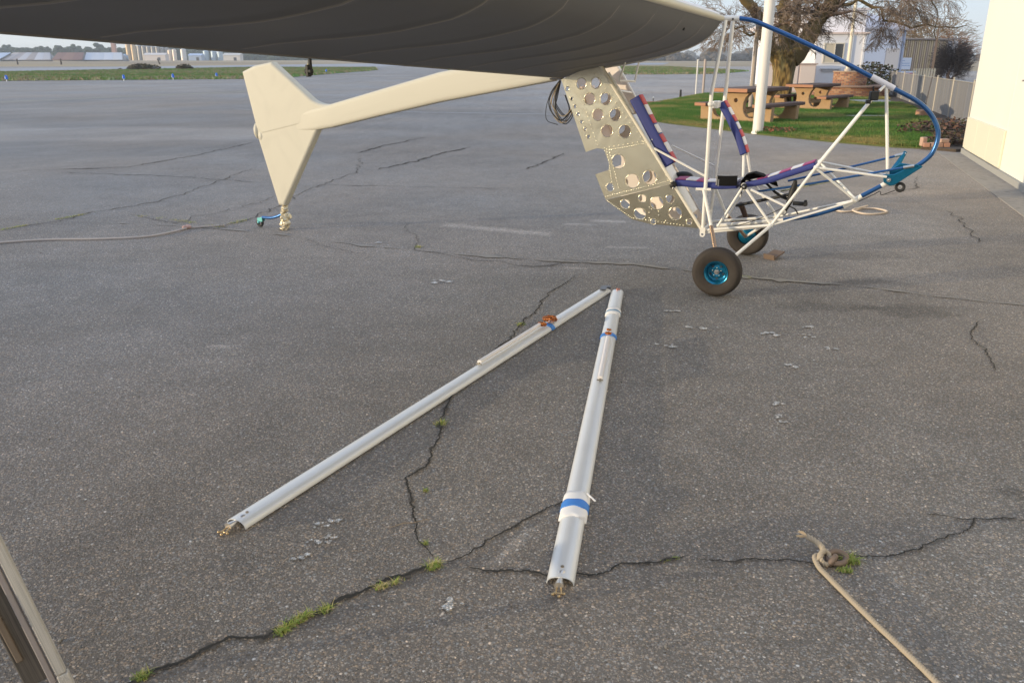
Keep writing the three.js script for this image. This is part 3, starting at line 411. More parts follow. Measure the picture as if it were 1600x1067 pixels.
// controls
part('torque_tube', rod(P(-0.07, 0.478, -0.22), P(0.34, 0.615, -0.05), 0.012), blackPl, G);
{ const cs = part('control_stick', [taper([P(0.31, 0.50, 0.10), P(0.345, 0.58, 0.10), P(0.362, 0.66, 0.10), P(0.372, 0.735, 0.10)], [0.017, 0.02, 0.026, 0.012], 10), rod(P(0.32, 0.51, 0.085), P(0.32, 0.51, 0.15), 0.017)], blackPl, G);
  part('brake_lever', [bx(0.10, 0.028, 0.03, 0.42, 0.575, 0.10, 0, 0.006), bx(0.02, 0.045, 0.02, 0.455, 0.58, 0.10, 0, 0.005), tube([P(0.35, 0.55, 0.10), P(0.39, 0.535, 0.11), P(0.415, 0.50, 0.11)], 0.005, 12, 6)], blackPl, cs);
  part('stick_pivot', [rod(P(0.325, 0.565, W - 0.005), P(0.325, 0.565, 0.09), 0.011), ball(P(0.318, 0.515, 0.155), 0.018)], whitePaint, cs); }
part('control_cable', tube([P(-0.12, 0.34, 0.05), P(0.1, 0.42, 0.08), P(0.34, 0.555, 0.10)], 0.003, 20, 5), blackPl, G);
part('seat_strap', loft([[0.16, 0.70], [0.22, 0.645], [0.28, 0.605], [0.36, 0.58]].map(([s, y]) => [P(s, y - 0.014, 0.02), P(s, y, 0.07), P(s + 0.006, y + 0.016, 0.07), P(s + 0.006, y + 0.004, 0.02)])), blackPl, G);
// seat pads with red and white checks
{
  const blue = M(0.032, 0.045, 0.21, 0.6, 0, { sheen: 0.4 }), red = M(0.50, 0.075, 0.085, 0.7), purple = M(0.36, 0.06, 0.17, 0.7), white = M(0.72, 0.71, 0.73, 0.65);
  function pad(name, path, nx, th, r0, r1, bands, first, cols) { // path [s, y]; nx = +1/-1 picks the padded face
    const c = new THREE.CatmullRomCurve3(path.map(([s, y]) => P(s, y, 0))), N = 48, fr = [];
    for (let i = 0; i <= N; i++) { const p = c.getPointAt(i / N), t = c.getTangentAt(i / N); fr.push({ p, n: V(-t.y, t.x, 0).multiplyScalar(nx) }); }
    const at = (f, n, r) => f.p.clone().addScaledVector(f.n, n).setZ(r), q = Math.min(0.022, th * 0.42), sec = (f) => { const o = []; for (const [cn, cr, a0] of [[th - q, r1 - q, 0], [th - q, r0 + q, 1], [q, r0 + q, 2], [q, r1 - q, 3]]) for (let k = 0; k <= 4; k++) { const a = (a0 + k / 4) * Math.PI / 2; o.push(at(f, cn + q * Math.cos(a - 0), cr + q * Math.sin(a) * 1)); } return o; };
    // corner order: outer/near, outer/far, inner/far, inner/near
    const ring = (f) => { const o = []; const cs = [[th - q, r1 - q, 1, 1], [th - q, r0 + q, 1, -1], [q, r0 + q, -1, -1], [q, r1 - q, -1, 1]]; cs.forEach(([cn, cr, sn, sr], i) => { for (let k = 0; k <= 4; k++) { const u = k / 4 * Math.PI / 2, e = i % 2 ? u : Math.PI / 2 - u; o.push(at(f, cn + sn * q * Math.cos(i % 2 ? e : Math.PI / 2 - (Math.PI / 2 - e)), cr + sr * q * Math.sin(e))); } }); return o; }; void sec;
    const body = part(name, loft(fr.map(ring)), blue, G);
    for (let b = 0; b < bands; b++) { const i0 = Math.round((b + 0.02) * N / bands), i1 = Math.round((b + 0.98) * N / bands); const rings = []; for (let i = i0; i <= i1; i++) rings.push([at(fr[i], th + 0.003, r0 + q * 0.7), at(fr[i], th + 0.003, r1 - q * 0.55), at(fr[i], th - 0.006, r1 - q * 0.4), at(fr[i], th - 0.006, r0 + q * 0.5)]); const m = cols[(b + first) % cols.length]; part('check_patch', loft(rings), m === 'r' ? red : m === 'p' ? purple : white, body); }
  }
  pad('seat_back_pad', [[-0.850, 1.255], [-0.70, 1.008], [-0.555, 0.783]], 1, 0.085, 0.05, 0.165, 7, 0, ['r', 'w']);
  pad('seat_pad', [[-0.47, 0.648], [-0.41, 0.652], [-0.265, 0.645], [-0.147, 0.648], [-0.02, 0.660]], 1, 0.055, -0.02, 0.165, 6, 0, ['p', 'w']);
  pad('leg_pad', [[0.045, 0.672], [0.172, 0.702], [0.343, 0.768], [0.505, 0.832]], 1, 0.048, -0.02, 0.165, 6, 0, ['w', 'p']);
  pad('chest_pad', [[-0.225, 1.235], [-0.155, 1.128], [-0.085, 1.005], [-0.035, 0.885]], 1, 0.055, -0.06, 0.06, 7, 1, ['w', 'r']);
  FT(P(-0.012, 0.90, 0.03), P(0.012, 0.70, 0.10), 0.012, whitePaint, 'pad_tube'); FT(P(0.0, 0.90, -0.045), P(0.035, 0.72, -0.10), 0.012, whitePaint, 'pad_tube'); FT(P(-0.235, 1.24, 0.17), P(-0.20, 1.245, -0.17), 0.014, whitePaint, 'pad_tube');
  part('pad_bracket', [bx(0.05, 0.05, 0.10, -0.225, 1.24, 0.10, 0, 0.01), ball(P(-0.25, 1.245, 0.185), 0.02)], whitePaint, G);
  const webbing = M(0.009, 0.009, 0.010, 0.9, 0, { specularIntensity: 0.25 }), band = (pts, w) => loft(pts.map(([q, y, r]) => [P(q, y, r), P(q, y, r + w), P(q + 0.004, y + 0.006, r + w), P(q + 0.004, y + 0.006, r)]));
  part('lap_belt', [loft([[-0.165, 0.715], [-0.10, 0.716], [-0.02, 0.722]].map(([q, y]) => [P(q, y - 0.036, W - 0.008), P(q, y + 0.034, W - 0.012), P(q, y + 0.034, W + 0.004), P(q, y - 0.036, W + 0.004)]))], webbing, G);
  part('belt_loop', [loft([[0.0, 0.665], [0.0, 0.715], [0.03, 0.758], [0.08, 0.772], [0.14, 0.757], [0.20, 0.722], [0.235, 0.705]].map(([q, y], i) => { const d = 0.052 - 0.004 * i; return [P(q, y, 0.15 - 0.02 * i), P(q + 0.012, y - d, 0.16 - 0.02 * i), P(q + 0.016, y - d, 0.155 - 0.02 * i), P(q + 0.004, y + 0.003, 0.145 - 0.02 * i)]; })), band([[0.0, 0.66, 0.06], [0.005, 0.72, 0.06], [0.035, 0.762, 0.06], [0.085, 0.775, 0.05], [0.14, 0.760, 0.04], [0.19, 0.725, 0.02], [0.22, 0.70, 0.0]], 0.11), band([[-0.02, 0.70, 0.10], [0.03, 0.735, 0.10], [0.07, 0.72, 0.10]], 0.075)], webbing, G);
  part('belt_buckle', bx(0.010, 0.066, 0.008, -0.163, 0.715, W + 0.006, 0, 0.002), steel, G);
  part('belt_buckle', bx(0.008, 0.05, 0.006, -0.15, 0.70, W + 0.004), steel, G);
  part('hip_joint', [ball(P(-0.48, 0.665, W), 0.028), ball(P(0.035, 0.685, W + 0.012), 0.022), ball(P(-0.47, 0.70, -0.12), 0.05, 1.4, 0.6, 0.8)], blackPl, G); part('bolt', [ball(P(-0.47, 0.645, W + 0.03), 0.01), ball(P(0.035, 0.685, W + 0.034), 0.008)], steel, G);
  part('camera_mount', [bx(0.055, 0.06, 0.05, 0.805, 1.315, 0.055, 0.3, 0.008), bx(0.03, 0.025, 0.04, 0.775, 1.275, 0.06, 0.2, 0.004), rod(P(0.80, 1.33, 0.05), P(0.795, 1.375, 0.06), 0.006)], blackPl, G);
}
{ // coil of cable hanging from the wing root
  const w = thing('cable_bundle', 'loose bundle of dark and tan cables hanging under the wing trailing edge', 'cable', [GLIDER[0], 0, GLIDER[2]], -0.4139); const r = rng(12);
  for (let k = 0; k < 9; k++) { const o = rr(-0.03, 0.03), d = 0.24 + 0.09 * r(), wd = 0.035 + 0.03 * r(), z = -0.05 + 0.05 * r(); const pts = [P(-1.43 + o * 0.3, 1.39, 0.06), P(-1.46 - wd + o, 1.30 - 0.02 * k * 0.3, z), P(-1.46 - wd * 1.1 + o, 1.39 - d * 0.7, z), P(-1.42 + o, 1.39 - d, z + 0.02), P(-1.37 + wd * 0.4 + o, 1.39 - d * 0.75, z + 0.01), P(-1.39 + o, 1.28, z)]; part('cable', tube(pts, 0.004, 30, 5), k % 3 === 1 ? M(0.35, 0.27, 0.17, 0.6) : blackPl, w); }
  part('cable', tube([P(-1.43, 1.39, 0.06), P(-1.51, 1.30, 0.05), P(-1.55, 1.18, 0.05), P(-1.54, 1.09, 0.05), P(-1.45, 1.06, 0.05)], 0.003, 30, 5), blackPl, w);
}

// ---------------------------------------------------------------- wing struts on the ground
{
  const aluPaint = M(0.67, 0.675, 0.67, 0.27, 0.12, { clearcoat: 0.25, clearcoatRoughness: 0.3, map: mottle(256, [1, 1, 1], 0.05, 1, 81, 0.015) });
  const brass = M(0.55, 0.40, 0.22, 0.35, 0.95), coneM = M(0.62, 0.60, 0.58, 0.28, 0.8), tapeBlue = M(0.05, 0.22, 0.62, 0.6), foam = M(0.80, 0.78, 0.76, 0.7), orange = M(0.62, 0.20, 0.04, 0.3, 0.5), copper = M(0.30, 0.09, 0.025, 0.4, 0.3), dark = M(0.14, 0.14, 0.15, 0.4, 0.7);
  const Wd = 0.088, Ht = 0.027;
  const arch = (w, h, n = 18) => { const o = []; for (let i = 0; i <= n; i++) { const a = Math.PI * i / n; o.push([Math.cos(a) * w / 2, Math.pow(Math.sin(a), 0.85) * h]); } return o; };
  function strut(label, x0, z0, x1, z1) { // near end, far end
    const L = Math.hypot(x1 - x0, z1 - z0), t = thing('wing_strut', label, 'strut', [x0, 0.004, z0], Math.atan2(-(z1 - z0), x1 - x0), 'wing struts lying on the asphalt');
    const s = new THREE.Shape(); const o = arch(Wd, Ht), n = arch(Wd - 0.006, Ht - 0.003); o.forEach(([a, b], i) => i ? s.lineTo(a, b) : s.moveTo(a, b)); s.lineTo(-Wd / 2 + 0.003, 0); n.slice().reverse().forEach(([a, b]) => s.lineTo(a, b)); s.lineTo(Wd / 2, 0);
    const g = new THREE.ExtrudeGeometry(s, { depth: L, bevelEnabled: false, steps: 1 }); g.rotateY(Math.PI / 2); // z -> x, shape x -> -z
    part('fairing', mergeVertices(g) && g, aluPaint, t);
    const c = new THREE.CylinderGeometry(0.016, 0.005, 0.06, 16); c.rotateZ(Math.PI / 2); c.translate(-0.006, 0.016, 0); const cone = part('end_plug', [c, ball(V(0.03, 0.016, 0), 0.016)], coneM, t);
    part('end_bolt', [rod(V(-0.034, 0.013, 0.007), V(-0.062, 0.008, 0.010), 0.003), rod(V(-0.034, 0.013, -0.006), V(-0.064, 0.008, -0.008), 0.003), rod(V(-0.056, 0.008, -0.014), V(-0.056, 0.008, 0.016), 0.0028), ball(V(-0.064, 0.008, -0.016), 0.0055), ball(V(-0.070, 0.007, 0.004), 0.0055), ball(V(-0.057, 0.008, 0.018), 0.0048)], brass, cone);
    part('rivet', [(() => { const r = new THREE.CylinderGeometry(0.0055, 0.006, 0.005, 10); r.translate(0.055, Ht + 0.0005, 0); return r; })()], M(0.30, 0.24, 0.17, 0.4, 0.6), t);
    const sleeve = (a, b, th, mat, nm, j = 0.0, parent = t) => { const rings = [], N = 10; for (let i = 0; i <= N; i++) { const x = a + (b - a) * i / N; const ao = arch(Wd + th * 2, Ht + th), ai = arch(Wd + 0.001, Ht + 0.0005); rings.push([...ao.map(([u, v], k) => V(x + j * Math.sin(k * 0.9 + i), v, -u)), ...ai.reverse().map(([u, v]) => V(x, v, -u))]); } return part(nm, loft(rings), mat, parent); };
    const bundle = (x, sc, parent) => { const gs = [], r = rng(Math.round(x * 100)); for (let k = 0; k < 14; k++) { const pts = []; for (let i = 0; i < 8; i++) { const a = i / 7 * 6.6 + r() * 2; pts.push(V(x + Math.cos(a) * 0.028 * sc * (0.6 + 0.6 * r()), Ht + 0.016 + 0.020 * sc * (r() - 0.3), Math.sin(a) * 0.030 * sc * (0.6 + 0.6 * r()))); } gs.push(tube(pts, 0.0017, 30, 5)); } part('wire_bundle', gs.filter((_, k) => k % 3 === 1), copper, parent); return part('wire_bundle', gs.filter((_, k) => k % 3 !== 1), orange, parent); };
    const jury = (a, b, z, parent) => { const g = new THREE.CylinderGeometry(0.0135, 0.0135, b - a, 18); g.rotateZ(Math.PI / 2); g.scale(1, 0.85, 1.0); g.translate((a + b) / 2, Ht + 0.008, z); g.translate(0, 0.008, 0); const m = part('jury_strut', g, M(0.76, 0.72, 0.70, 0.35), parent); part('jury_strut_end', [rod(V(a - 0.012, Ht + 0.008, z), V(a + 0.004, Ht + 0.008, z), 0.006), rod(V(a - 0.008, Ht + 0.008, z - 0.016), V(a - 0.008, Ht + 0.008, z + 0.016), 0.0035)], M(0.28, 0.25, 0.2, 0.4, 0.8), m); return m; };
    return { t, L, sleeve, bundle, jury };
  }
  const A = strut('left aluminium wing strut with bunched orange wire under blue tape', -0.965, -2.50, 0.655, -5.56);
  A.jury(1.72, 2.44, -0.012, A.t); A.sleeve(2.49, 2.535, 0.0035, tapeBlue, 'tape', 0.002); A.bundle(2.56, 1.35, A.t); A.bundle(2.45, 0.8, A.t);
  part('end_plate', [bx(0.10, 0.006, 0.045, A.L - 0.03, Ht + 0.006, 0, 0.25, 0.002), bx(0.05, 0.016, 0.05, A.L + 0.02, Ht, 0.008, 0.3, 0.004)], dark, A.t);
  const B = strut('right aluminium wing strut wrapped in white foam and blue tape near its end', 0.150, -2.165, 0.735, -5.52);
  B.sleeve(0.365, 0.535, 0.006, foam, 'foam_wrap', 0.004); B.sleeve(0.425, 0.475, 0.0078, tapeBlue, 'tape', 0.003);
  part('zip_tie', bx(0.06, 0.004, 0.005, 0.50, 0.03, 0.055, 0.6), foam, B.t);
  B.jury(1.66, 2.30, 0.004, B.t); B.bundle(2.365, 0.55, B.t); B.bundle(2.435, 0.4, B.t); B.sleeve(2.385, 2.425, 0.005, tapeBlue, 'tape', 0.003);
  B.sleeve(2.83, 2.95, 0.005, foam, 'foam_wrap', 0.003); B.sleeve(2.875, 2.895, 0.0066, M(0.10, 0.25, 0.40, 0.5), 'tape', 0.002);
  part('end_bolt', [rod(V(B.L - 0.02, Ht, 0), V(B.L - 0.02, Ht + 0.012, 0), 0.006), ball(V(B.L - 0.005, Ht, 0.012), 0.008)], M(0.5, 0.2, 0.15, 0.4, 0.6), B.t);
}

// ---------------------------------------------------------------- ropes, ring, chock
function strands(pts, R0, r, pitch, n = 3, seed = 1) { // twisted rope laid through points
  const c = new THREE.CatmullRomCurve3(pts), L = c.getLength(), N = Math.ceil(L / (pitch / 9)), out = [], fr = c.computeFrenetFrames(N, false);
  for (let s = 0; s < n; s++) { const q = [], rad = []; for (let i = 0; i <= N; i++) { const p = c.getPointAt(i / N), a = (i / N * L / pitch + s / n) * Math.PI * 2; p.addScaledVector(fr.normals[i], Math.cos(a) * R0).addScaledVector(fr.binormals[i], Math.sin(a) * R0); q.push(p); rad.push(r); } out.push(taper(q, rad, 6)); } return out;
}
const ropeMat = M(0.40, 0.335, 0.25, 0.95, 0, { map: mottle(128, [1, 1, 1], 0.25, 3, 91, 0.12) }), ironMat = M(0.22, 0.165, 0.13, 0.75, 0.5);
{
  const t = thing('tie_down_rope', 'tan tie down rope knotted at the iron ring in the front right', 'rope');
  const G0 = (x, z, y = 0.009) => V(x, y, z);
  part('rope', strands([V(1.015, 0.020, -2.300), G0(0.985, -2.29, 0.022), G0(0.983, -2.25, 0.012), G0(0.995, -2.20), G0(1.018, -2.10), G0(1.05, -1.97), G0(1.08, -1.86), G0(1.105, -1.76), G0(1.125, -1.66), G0(1.15, -1.55), G0(1.2, -1.4)], 0.0046, 0.0042, 0.026), ropeMat, t);
  part('knot', [...strands([V(0.99, 0.02, -2.27), V(1.0, 0.036, -2.285), V(1.025, 0.034, -2.295), V(1.03, 0.016, -2.275), V(1.01, 0.01, -2.262), V(0.996, 0.026, -2.272), V(1.006, 0.040, -2.29)], 0.0046, 0.0042, 0.028)], ropeMat, t);
  part('rope_end', [...strands([V(1.012, 0.034, -2.288), V(1.012, 0.044, -2.31), V(0.998, 0.05, -2.335), V(0.980, 0.052, -2.36)], 0.005, 0.0052, 0.035)], ropeMat, t);
  const fr = []; for (let k = 0; k < 26; k++) { const a = R() * 6.28; fr.push(taper([V(0.981, 0.052, -2.358), V(0.972 + Math.cos(a) * 0.006, 0.053 + Math.sin(a) * 0.006, -2.368), V(0.962 + Math.cos(a) * 0.013 + rr(-.004, .004), 0.052 + Math.sin(a) * 0.013, -2.374 + rr(-.004, .004))], [0.002, 0.0018, 0.0008], 4)); } part('frayed_end', fr, M(0.62, 0.47, 0.30, 1), t);
  const ring = new THREE.TorusGeometry(0.024, 0.0095, 12, 28); ring.scale(1.35, 1, 1); ring.rotateX(-1.25); ring.rotateY(0.45); ring.translate(1.058, 0.016, -2.292);
  solo('tie_down_ring', [ring, (() => { const s = new THREE.TorusGeometry(0.019, 0.0095, 10, 22); s.rotateX(0.5); s.rotateY(0.9); s.translate(1.036, 0.012, -2.280); return s; })()], ironMat, 'rusty iron tie down ring set in the cracked asphalt', 'ring');
  const u = thing('loose_rope', 'long pale rope lying across the asphalt at the left', 'rope');
  part('rope', strands([[-5.6, -6.6], [-4.76, -7.02], [-4.54, -7.15], [-4.16, -7.28], [-3.71, -7.31], [-3.34, -7.42], [-3.19, -7.63], [-3.13, -7.80]].map(([x, z]) => V(x, 0.010, z)), 0.0045, 0.005, 0.045), M(0.46, 0.41, 0.38, 0.95), u);
  part('knot', [ball(V(-3.12, 0.02, -7.82), 0.026, 1.2, 0.8, 1), ball(V(-3.15, 0.02, -7.80), 0.02, 1, 0.9, 1.2)], M(0.46, 0.30, 0.26, 0.95), u);
  part('rope_end', strands([[-3.12, -7.82], [-3.02, -7.87], [-2.86, -7.93]].map(([x, z]) => V(x, 0.01, z)), 0.004, 0.0045, 0.04), M(0.46, 0.41, 0.38, 0.95), u);
  part('frayed_end', [tube([V(-2.86, 0.01, -7.93), V(-2.80, 0.008, -7.92), V(-2.78, 0.006, -7.86)], 0.004, 10, 5)], M(0.2, 0.17, 0.15, 1), u);
  solo('tow_rope', strands([[3.30, -8.75], [3.45, -8.82], [3.52, -8.70], [3.66, -8.74], [3.82, -8.90], [3.96, -8.86], [4.0, -8.72], [3.88, -8.58], [3.70, -8.56], [3.63, -8.70], [3.75, -8.84], [3.9, -8.98]].map(([x, z], i) => V(x, 0.012 + (i > 8 ? 0.012 : 0), z)), 0.005, 0.0055, 0.05), M(0.66, 0.54, 0.42, 0.95), 'cream rope looped on the ground below the nose tube', 'rope');
  const ch = [bx(0.15, 0.012, 0.10, 0, 0.03, 0), bx(0.012, 0.06, 0.10, -0.07, 0.03, 0)]; const chg = merge(ch); const cm = solo('wheel_chock', chg, M(0.17, 0.12, 0.09, 0.8, 0.2), 'small rusty angle iron chock behind the far wheel', 'chock'); cm.position.set(2.16, 0, -6.60); cm.rotation.set(0, 0.7, 0.25);
  solo('twig', [taper([[-0.43, -2.485], [-0.38, -2.515], [-0.35, -2.52], [-0.29, -2.545]].map(([x, z], i) => V(x, 0.006 + 0.003 * (i % 2), z)), [0.0015, 0.0022, 0.002, 0.001], 5)], M(0.30, 0.23, 0.16, 0.9), 'thin dry twig lying across the crack beside the left strut', 'twig');
}
// grass and weeds in the cracks
const weedMat = [M(0.20, 0.30, 0.05, 0.8, 0, { side: THREE.DoubleSide }), M(0.36, 0.37, 0.085, 0.85, 0, { side: THREE.DoubleSide }), M(0.55, 0.46, 0.22, 0.9, 0, { side: THREE.DoubleSide })];
function weed(label, pts, spread, n, h, dry = 0.2, seed = 1) {
  const r = rng(seed), t = thing('grass_tuft', label, 'grass tuft', [pts[0][0], 0, pts[0][1]], 0), sets = [[], [], []];
  for (let k = 0; k < n; k++) {
    let f = r() * (pts.length - 1); for (let q = 0; q < 4 && noise.noise(f * 5.5 + seed, seed * 3.1, 0.5) < -0.02; q++) f = r() * (pts.length - 1); const i = Math.min(pts.length - 2, Math.floor(f)), u = f - i, q = pts.length > 1 ? [pts[i][0] + (pts[i + 1][0] - pts[i][0]) * u, pts[i][1] + (pts[i + 1][1] - pts[i][1]) * u] : pts[0];
    const x = q[0] - pts[0][0] + (r() + r() - 1) * spread, z = q[1] - pts[0][1] + (r() + r() - 1) * spread, a = r() * 6.28, hh = h * (0.22 + 0.95 * r() * r()), ln = hh * (0.3 + 1.1 * r()), w = 0.0011 + 0.0010 * r(), cx = Math.cos(a), cz = Math.sin(a);
    const g = new THREE.BufferGeometry(), P3 = []; for (let s = 0; s <= 3; s++) { const v = s / 3, ww = w * (1 - v * 0.85), d = ln * v * v; P3.push(x + cx * d - cz * ww, hh * (v - 0.35 * v * v * v), z + cz * d + cx * ww, x + cx * d + cz * ww, hh * (v - 0.35 * v * v * v), z + cz * d - cx * ww); }
    g.setAttribute('position', new THREE.Float32BufferAttribute(P3, 3)); g.setIndex([0, 1, 2, 1, 3, 2, 2, 3, 4, 3, 5, 4, 4, 5, 6, 5, 7, 6]); g.computeVertexNormals(); sets[r() < dry ? 2 : r() < 0.5 ? 0 : 1].push(norm(g));
  }
  sets.forEach((s, i) => s.length && part(i === 2 ? 'dry_blades' : 'blades', mergeGeometries(s), weedMat[i], t));
}
weed('long thick strip of green grass in the front crack', [[-0.665, -1.935], [-0.63, -1.985], [-0.595, -2.02], [-0.545, -2.045]], 0.016, 800, 0.030, 0.15, 1);
weed('small yellowing grass patch in the crack right of the thick strip', [[-0.42, -2.145], [-0.38, -2.165], [-0.345, -2.195]], 0.012, 220, 0.028, 0.45, 2);
weed('grass tuft at the junction where three cracks meet', [[-0.27, -2.25], [-0.235, -2.275]], 0.018, 260, 0.034, 0.3, 3);
weed('grass tuft growing in the crack just below the left strut', [[-0.33, -3.35], [-0.31, -3.37]], 0.03, 160, 0.028, 0.2, 4);
weed('tiny green weed on the thin crack between the two struts', [[-0.33, -2.76], [-0.325, -2.75]], 0.012, 70, 0.018, 0.1, 5);
weed('tiny green weed low on the crack above the junction', [[-0.295, -2.40], [-0.29, -2.39]], 0.01, 60, 0.018, 0.1, 6);
weed('green grass tuft at the bottom edge left of the middle', [[-1.0, -1.755], [-0.97, -1.77]], 0.018, 240, 0.026, 0.05, 7);
weed('leafy green weed growing beside the tie down ring', [[1.085, -2.31], [1.11, -2.29]], 0.026, 420, 0.036, 0.1, 8);
weed('low green weed in front of the tie down ring', [[1.045, -2.245], [1.085, -2.24]], 0.018, 200, 0.018, 0.1, 9);
weed('small weed in the crack beyond the left strut and its orange wire', [[0.045, -4.81], [0.06, -4.81]], 0.03, 120, 0.024, 0.2, 10);
weed('mossy strip in the crack right of the right strut', [[0.49, -2.295], [0.55, -2.315]], 0.008, 160, 0.008, 0.1, 11);
weed('weed in the thin crack under the middle of the paving joint', [[-0.82, -7.02], [-0.80, -7.0]], 0.05, 120, 0.03, 0.3, 12);
weed('sparse weeds in the left crack behind the loose rope', [[-3.9, -8.5], [-3.3, -8.2], [-2.85, -7.9], [-2.7, -8.3]], 0.06, 500, 0.03, 0.4, 13);
weed('grass line in the long crack left of the tail fin', [[-4.89, -7.75], [-4.41, -8.79]], 0.03, 500, 0.03, 0.3, 14);
weed('weed at the paving joint just right of the near wheel', [[1.70, -5.98], [1.78, -5.95]], 0.03, 120, 0.02, 0.2, 15);

// ---------------------------------------------------------------- wooden trestle at the lower left
{
  const t = thing('barricade', 'weathered wooden barricade leg at the lower left corner', 'barricade', [-1.178, 0, -1.72]);
  const grain = (b, s) => { const T = tex(256, (i, j) => { const v = 1 + 0.9 * fbm(i * 0.16, j * 0.012, 4, s) + 0.5 * fbm(i * 0.03, j * 0.03, 3, s + 3); return b.map((c) => enc(c * v)); }); return T; };
  const wood = new THREE.MeshStandardMaterial({ map: grain([0.46, 0.43, 0.385], 1.5), roughness: 0.9 }), woodDark = new THREE.MeshStandardMaterial({ map: grain([0.10, 0.085, 0.07], 3.5), roughness: 0.9 }), redP = M(0.35, 0.07, 0.05, 0.7), whP = M(0.72, 0.71, 0.70, 0.7);
  const board = (a, b, w, th, mat, nm, face) => { const d = b.clone().sub(a), L = d.length(); const g = new RoundedBoxGeometry(w, L, th, 2, 0.004); const y = d.clone().normalize(), z = face.clone().sub(y.clone().multiplyScalar(face.dot(y))).normalize(), x = y.clone().cross(z); g.applyMatrix4(new THREE.Matrix4().makeBasis(x, y, z)); g.translate((a.x + b.x) / 2, (a.y + b.y) / 2, (a.z + b.z) / 2); return part(nm, g, mat, t); };
  const f = V(0.45, 0.25, 0.86);
  board(V(0.016, 0.055, 0.0), V(-0.266, 1.0, -0.08), 0.024, 0.026, wood, 'leg', f);
  board(V(-0.004, 0.030, 0.008), V(-0.288, 0.985, -0.072), 0.015, 0.022, M(0.30, 0.26, 0.245, 0.9), 'leg_batten', f);
  board(V(0.034, 0.0, 0.006), V(0.018, 0.054, 0.0), 0.028, 0.030, wood, 'foot_block', f);
  board(V(-0.042, 0.03, 0.004), V(-0.320, 0.93, -0.075), 0.068, 0.010, woodDark, 'web_panel', f);
  board(V(-0.075, 0.10, 0.012), V(-0.30, 0.80, -0.05), 0.016, 0.016, M(0.17, 0.13, 0.095, 0.9), 'brace', f);
  board(V(-0.145, 0.275, 0.035), V(-0.9, 0.29, -0.02), 0.05, 0.02, whP, 'rail', f); board(V(-0.125, 0.228, 0.035), V(-0.9, 0.24, -0.02), 0.035, 0.022, redP, 'rail', f);
}

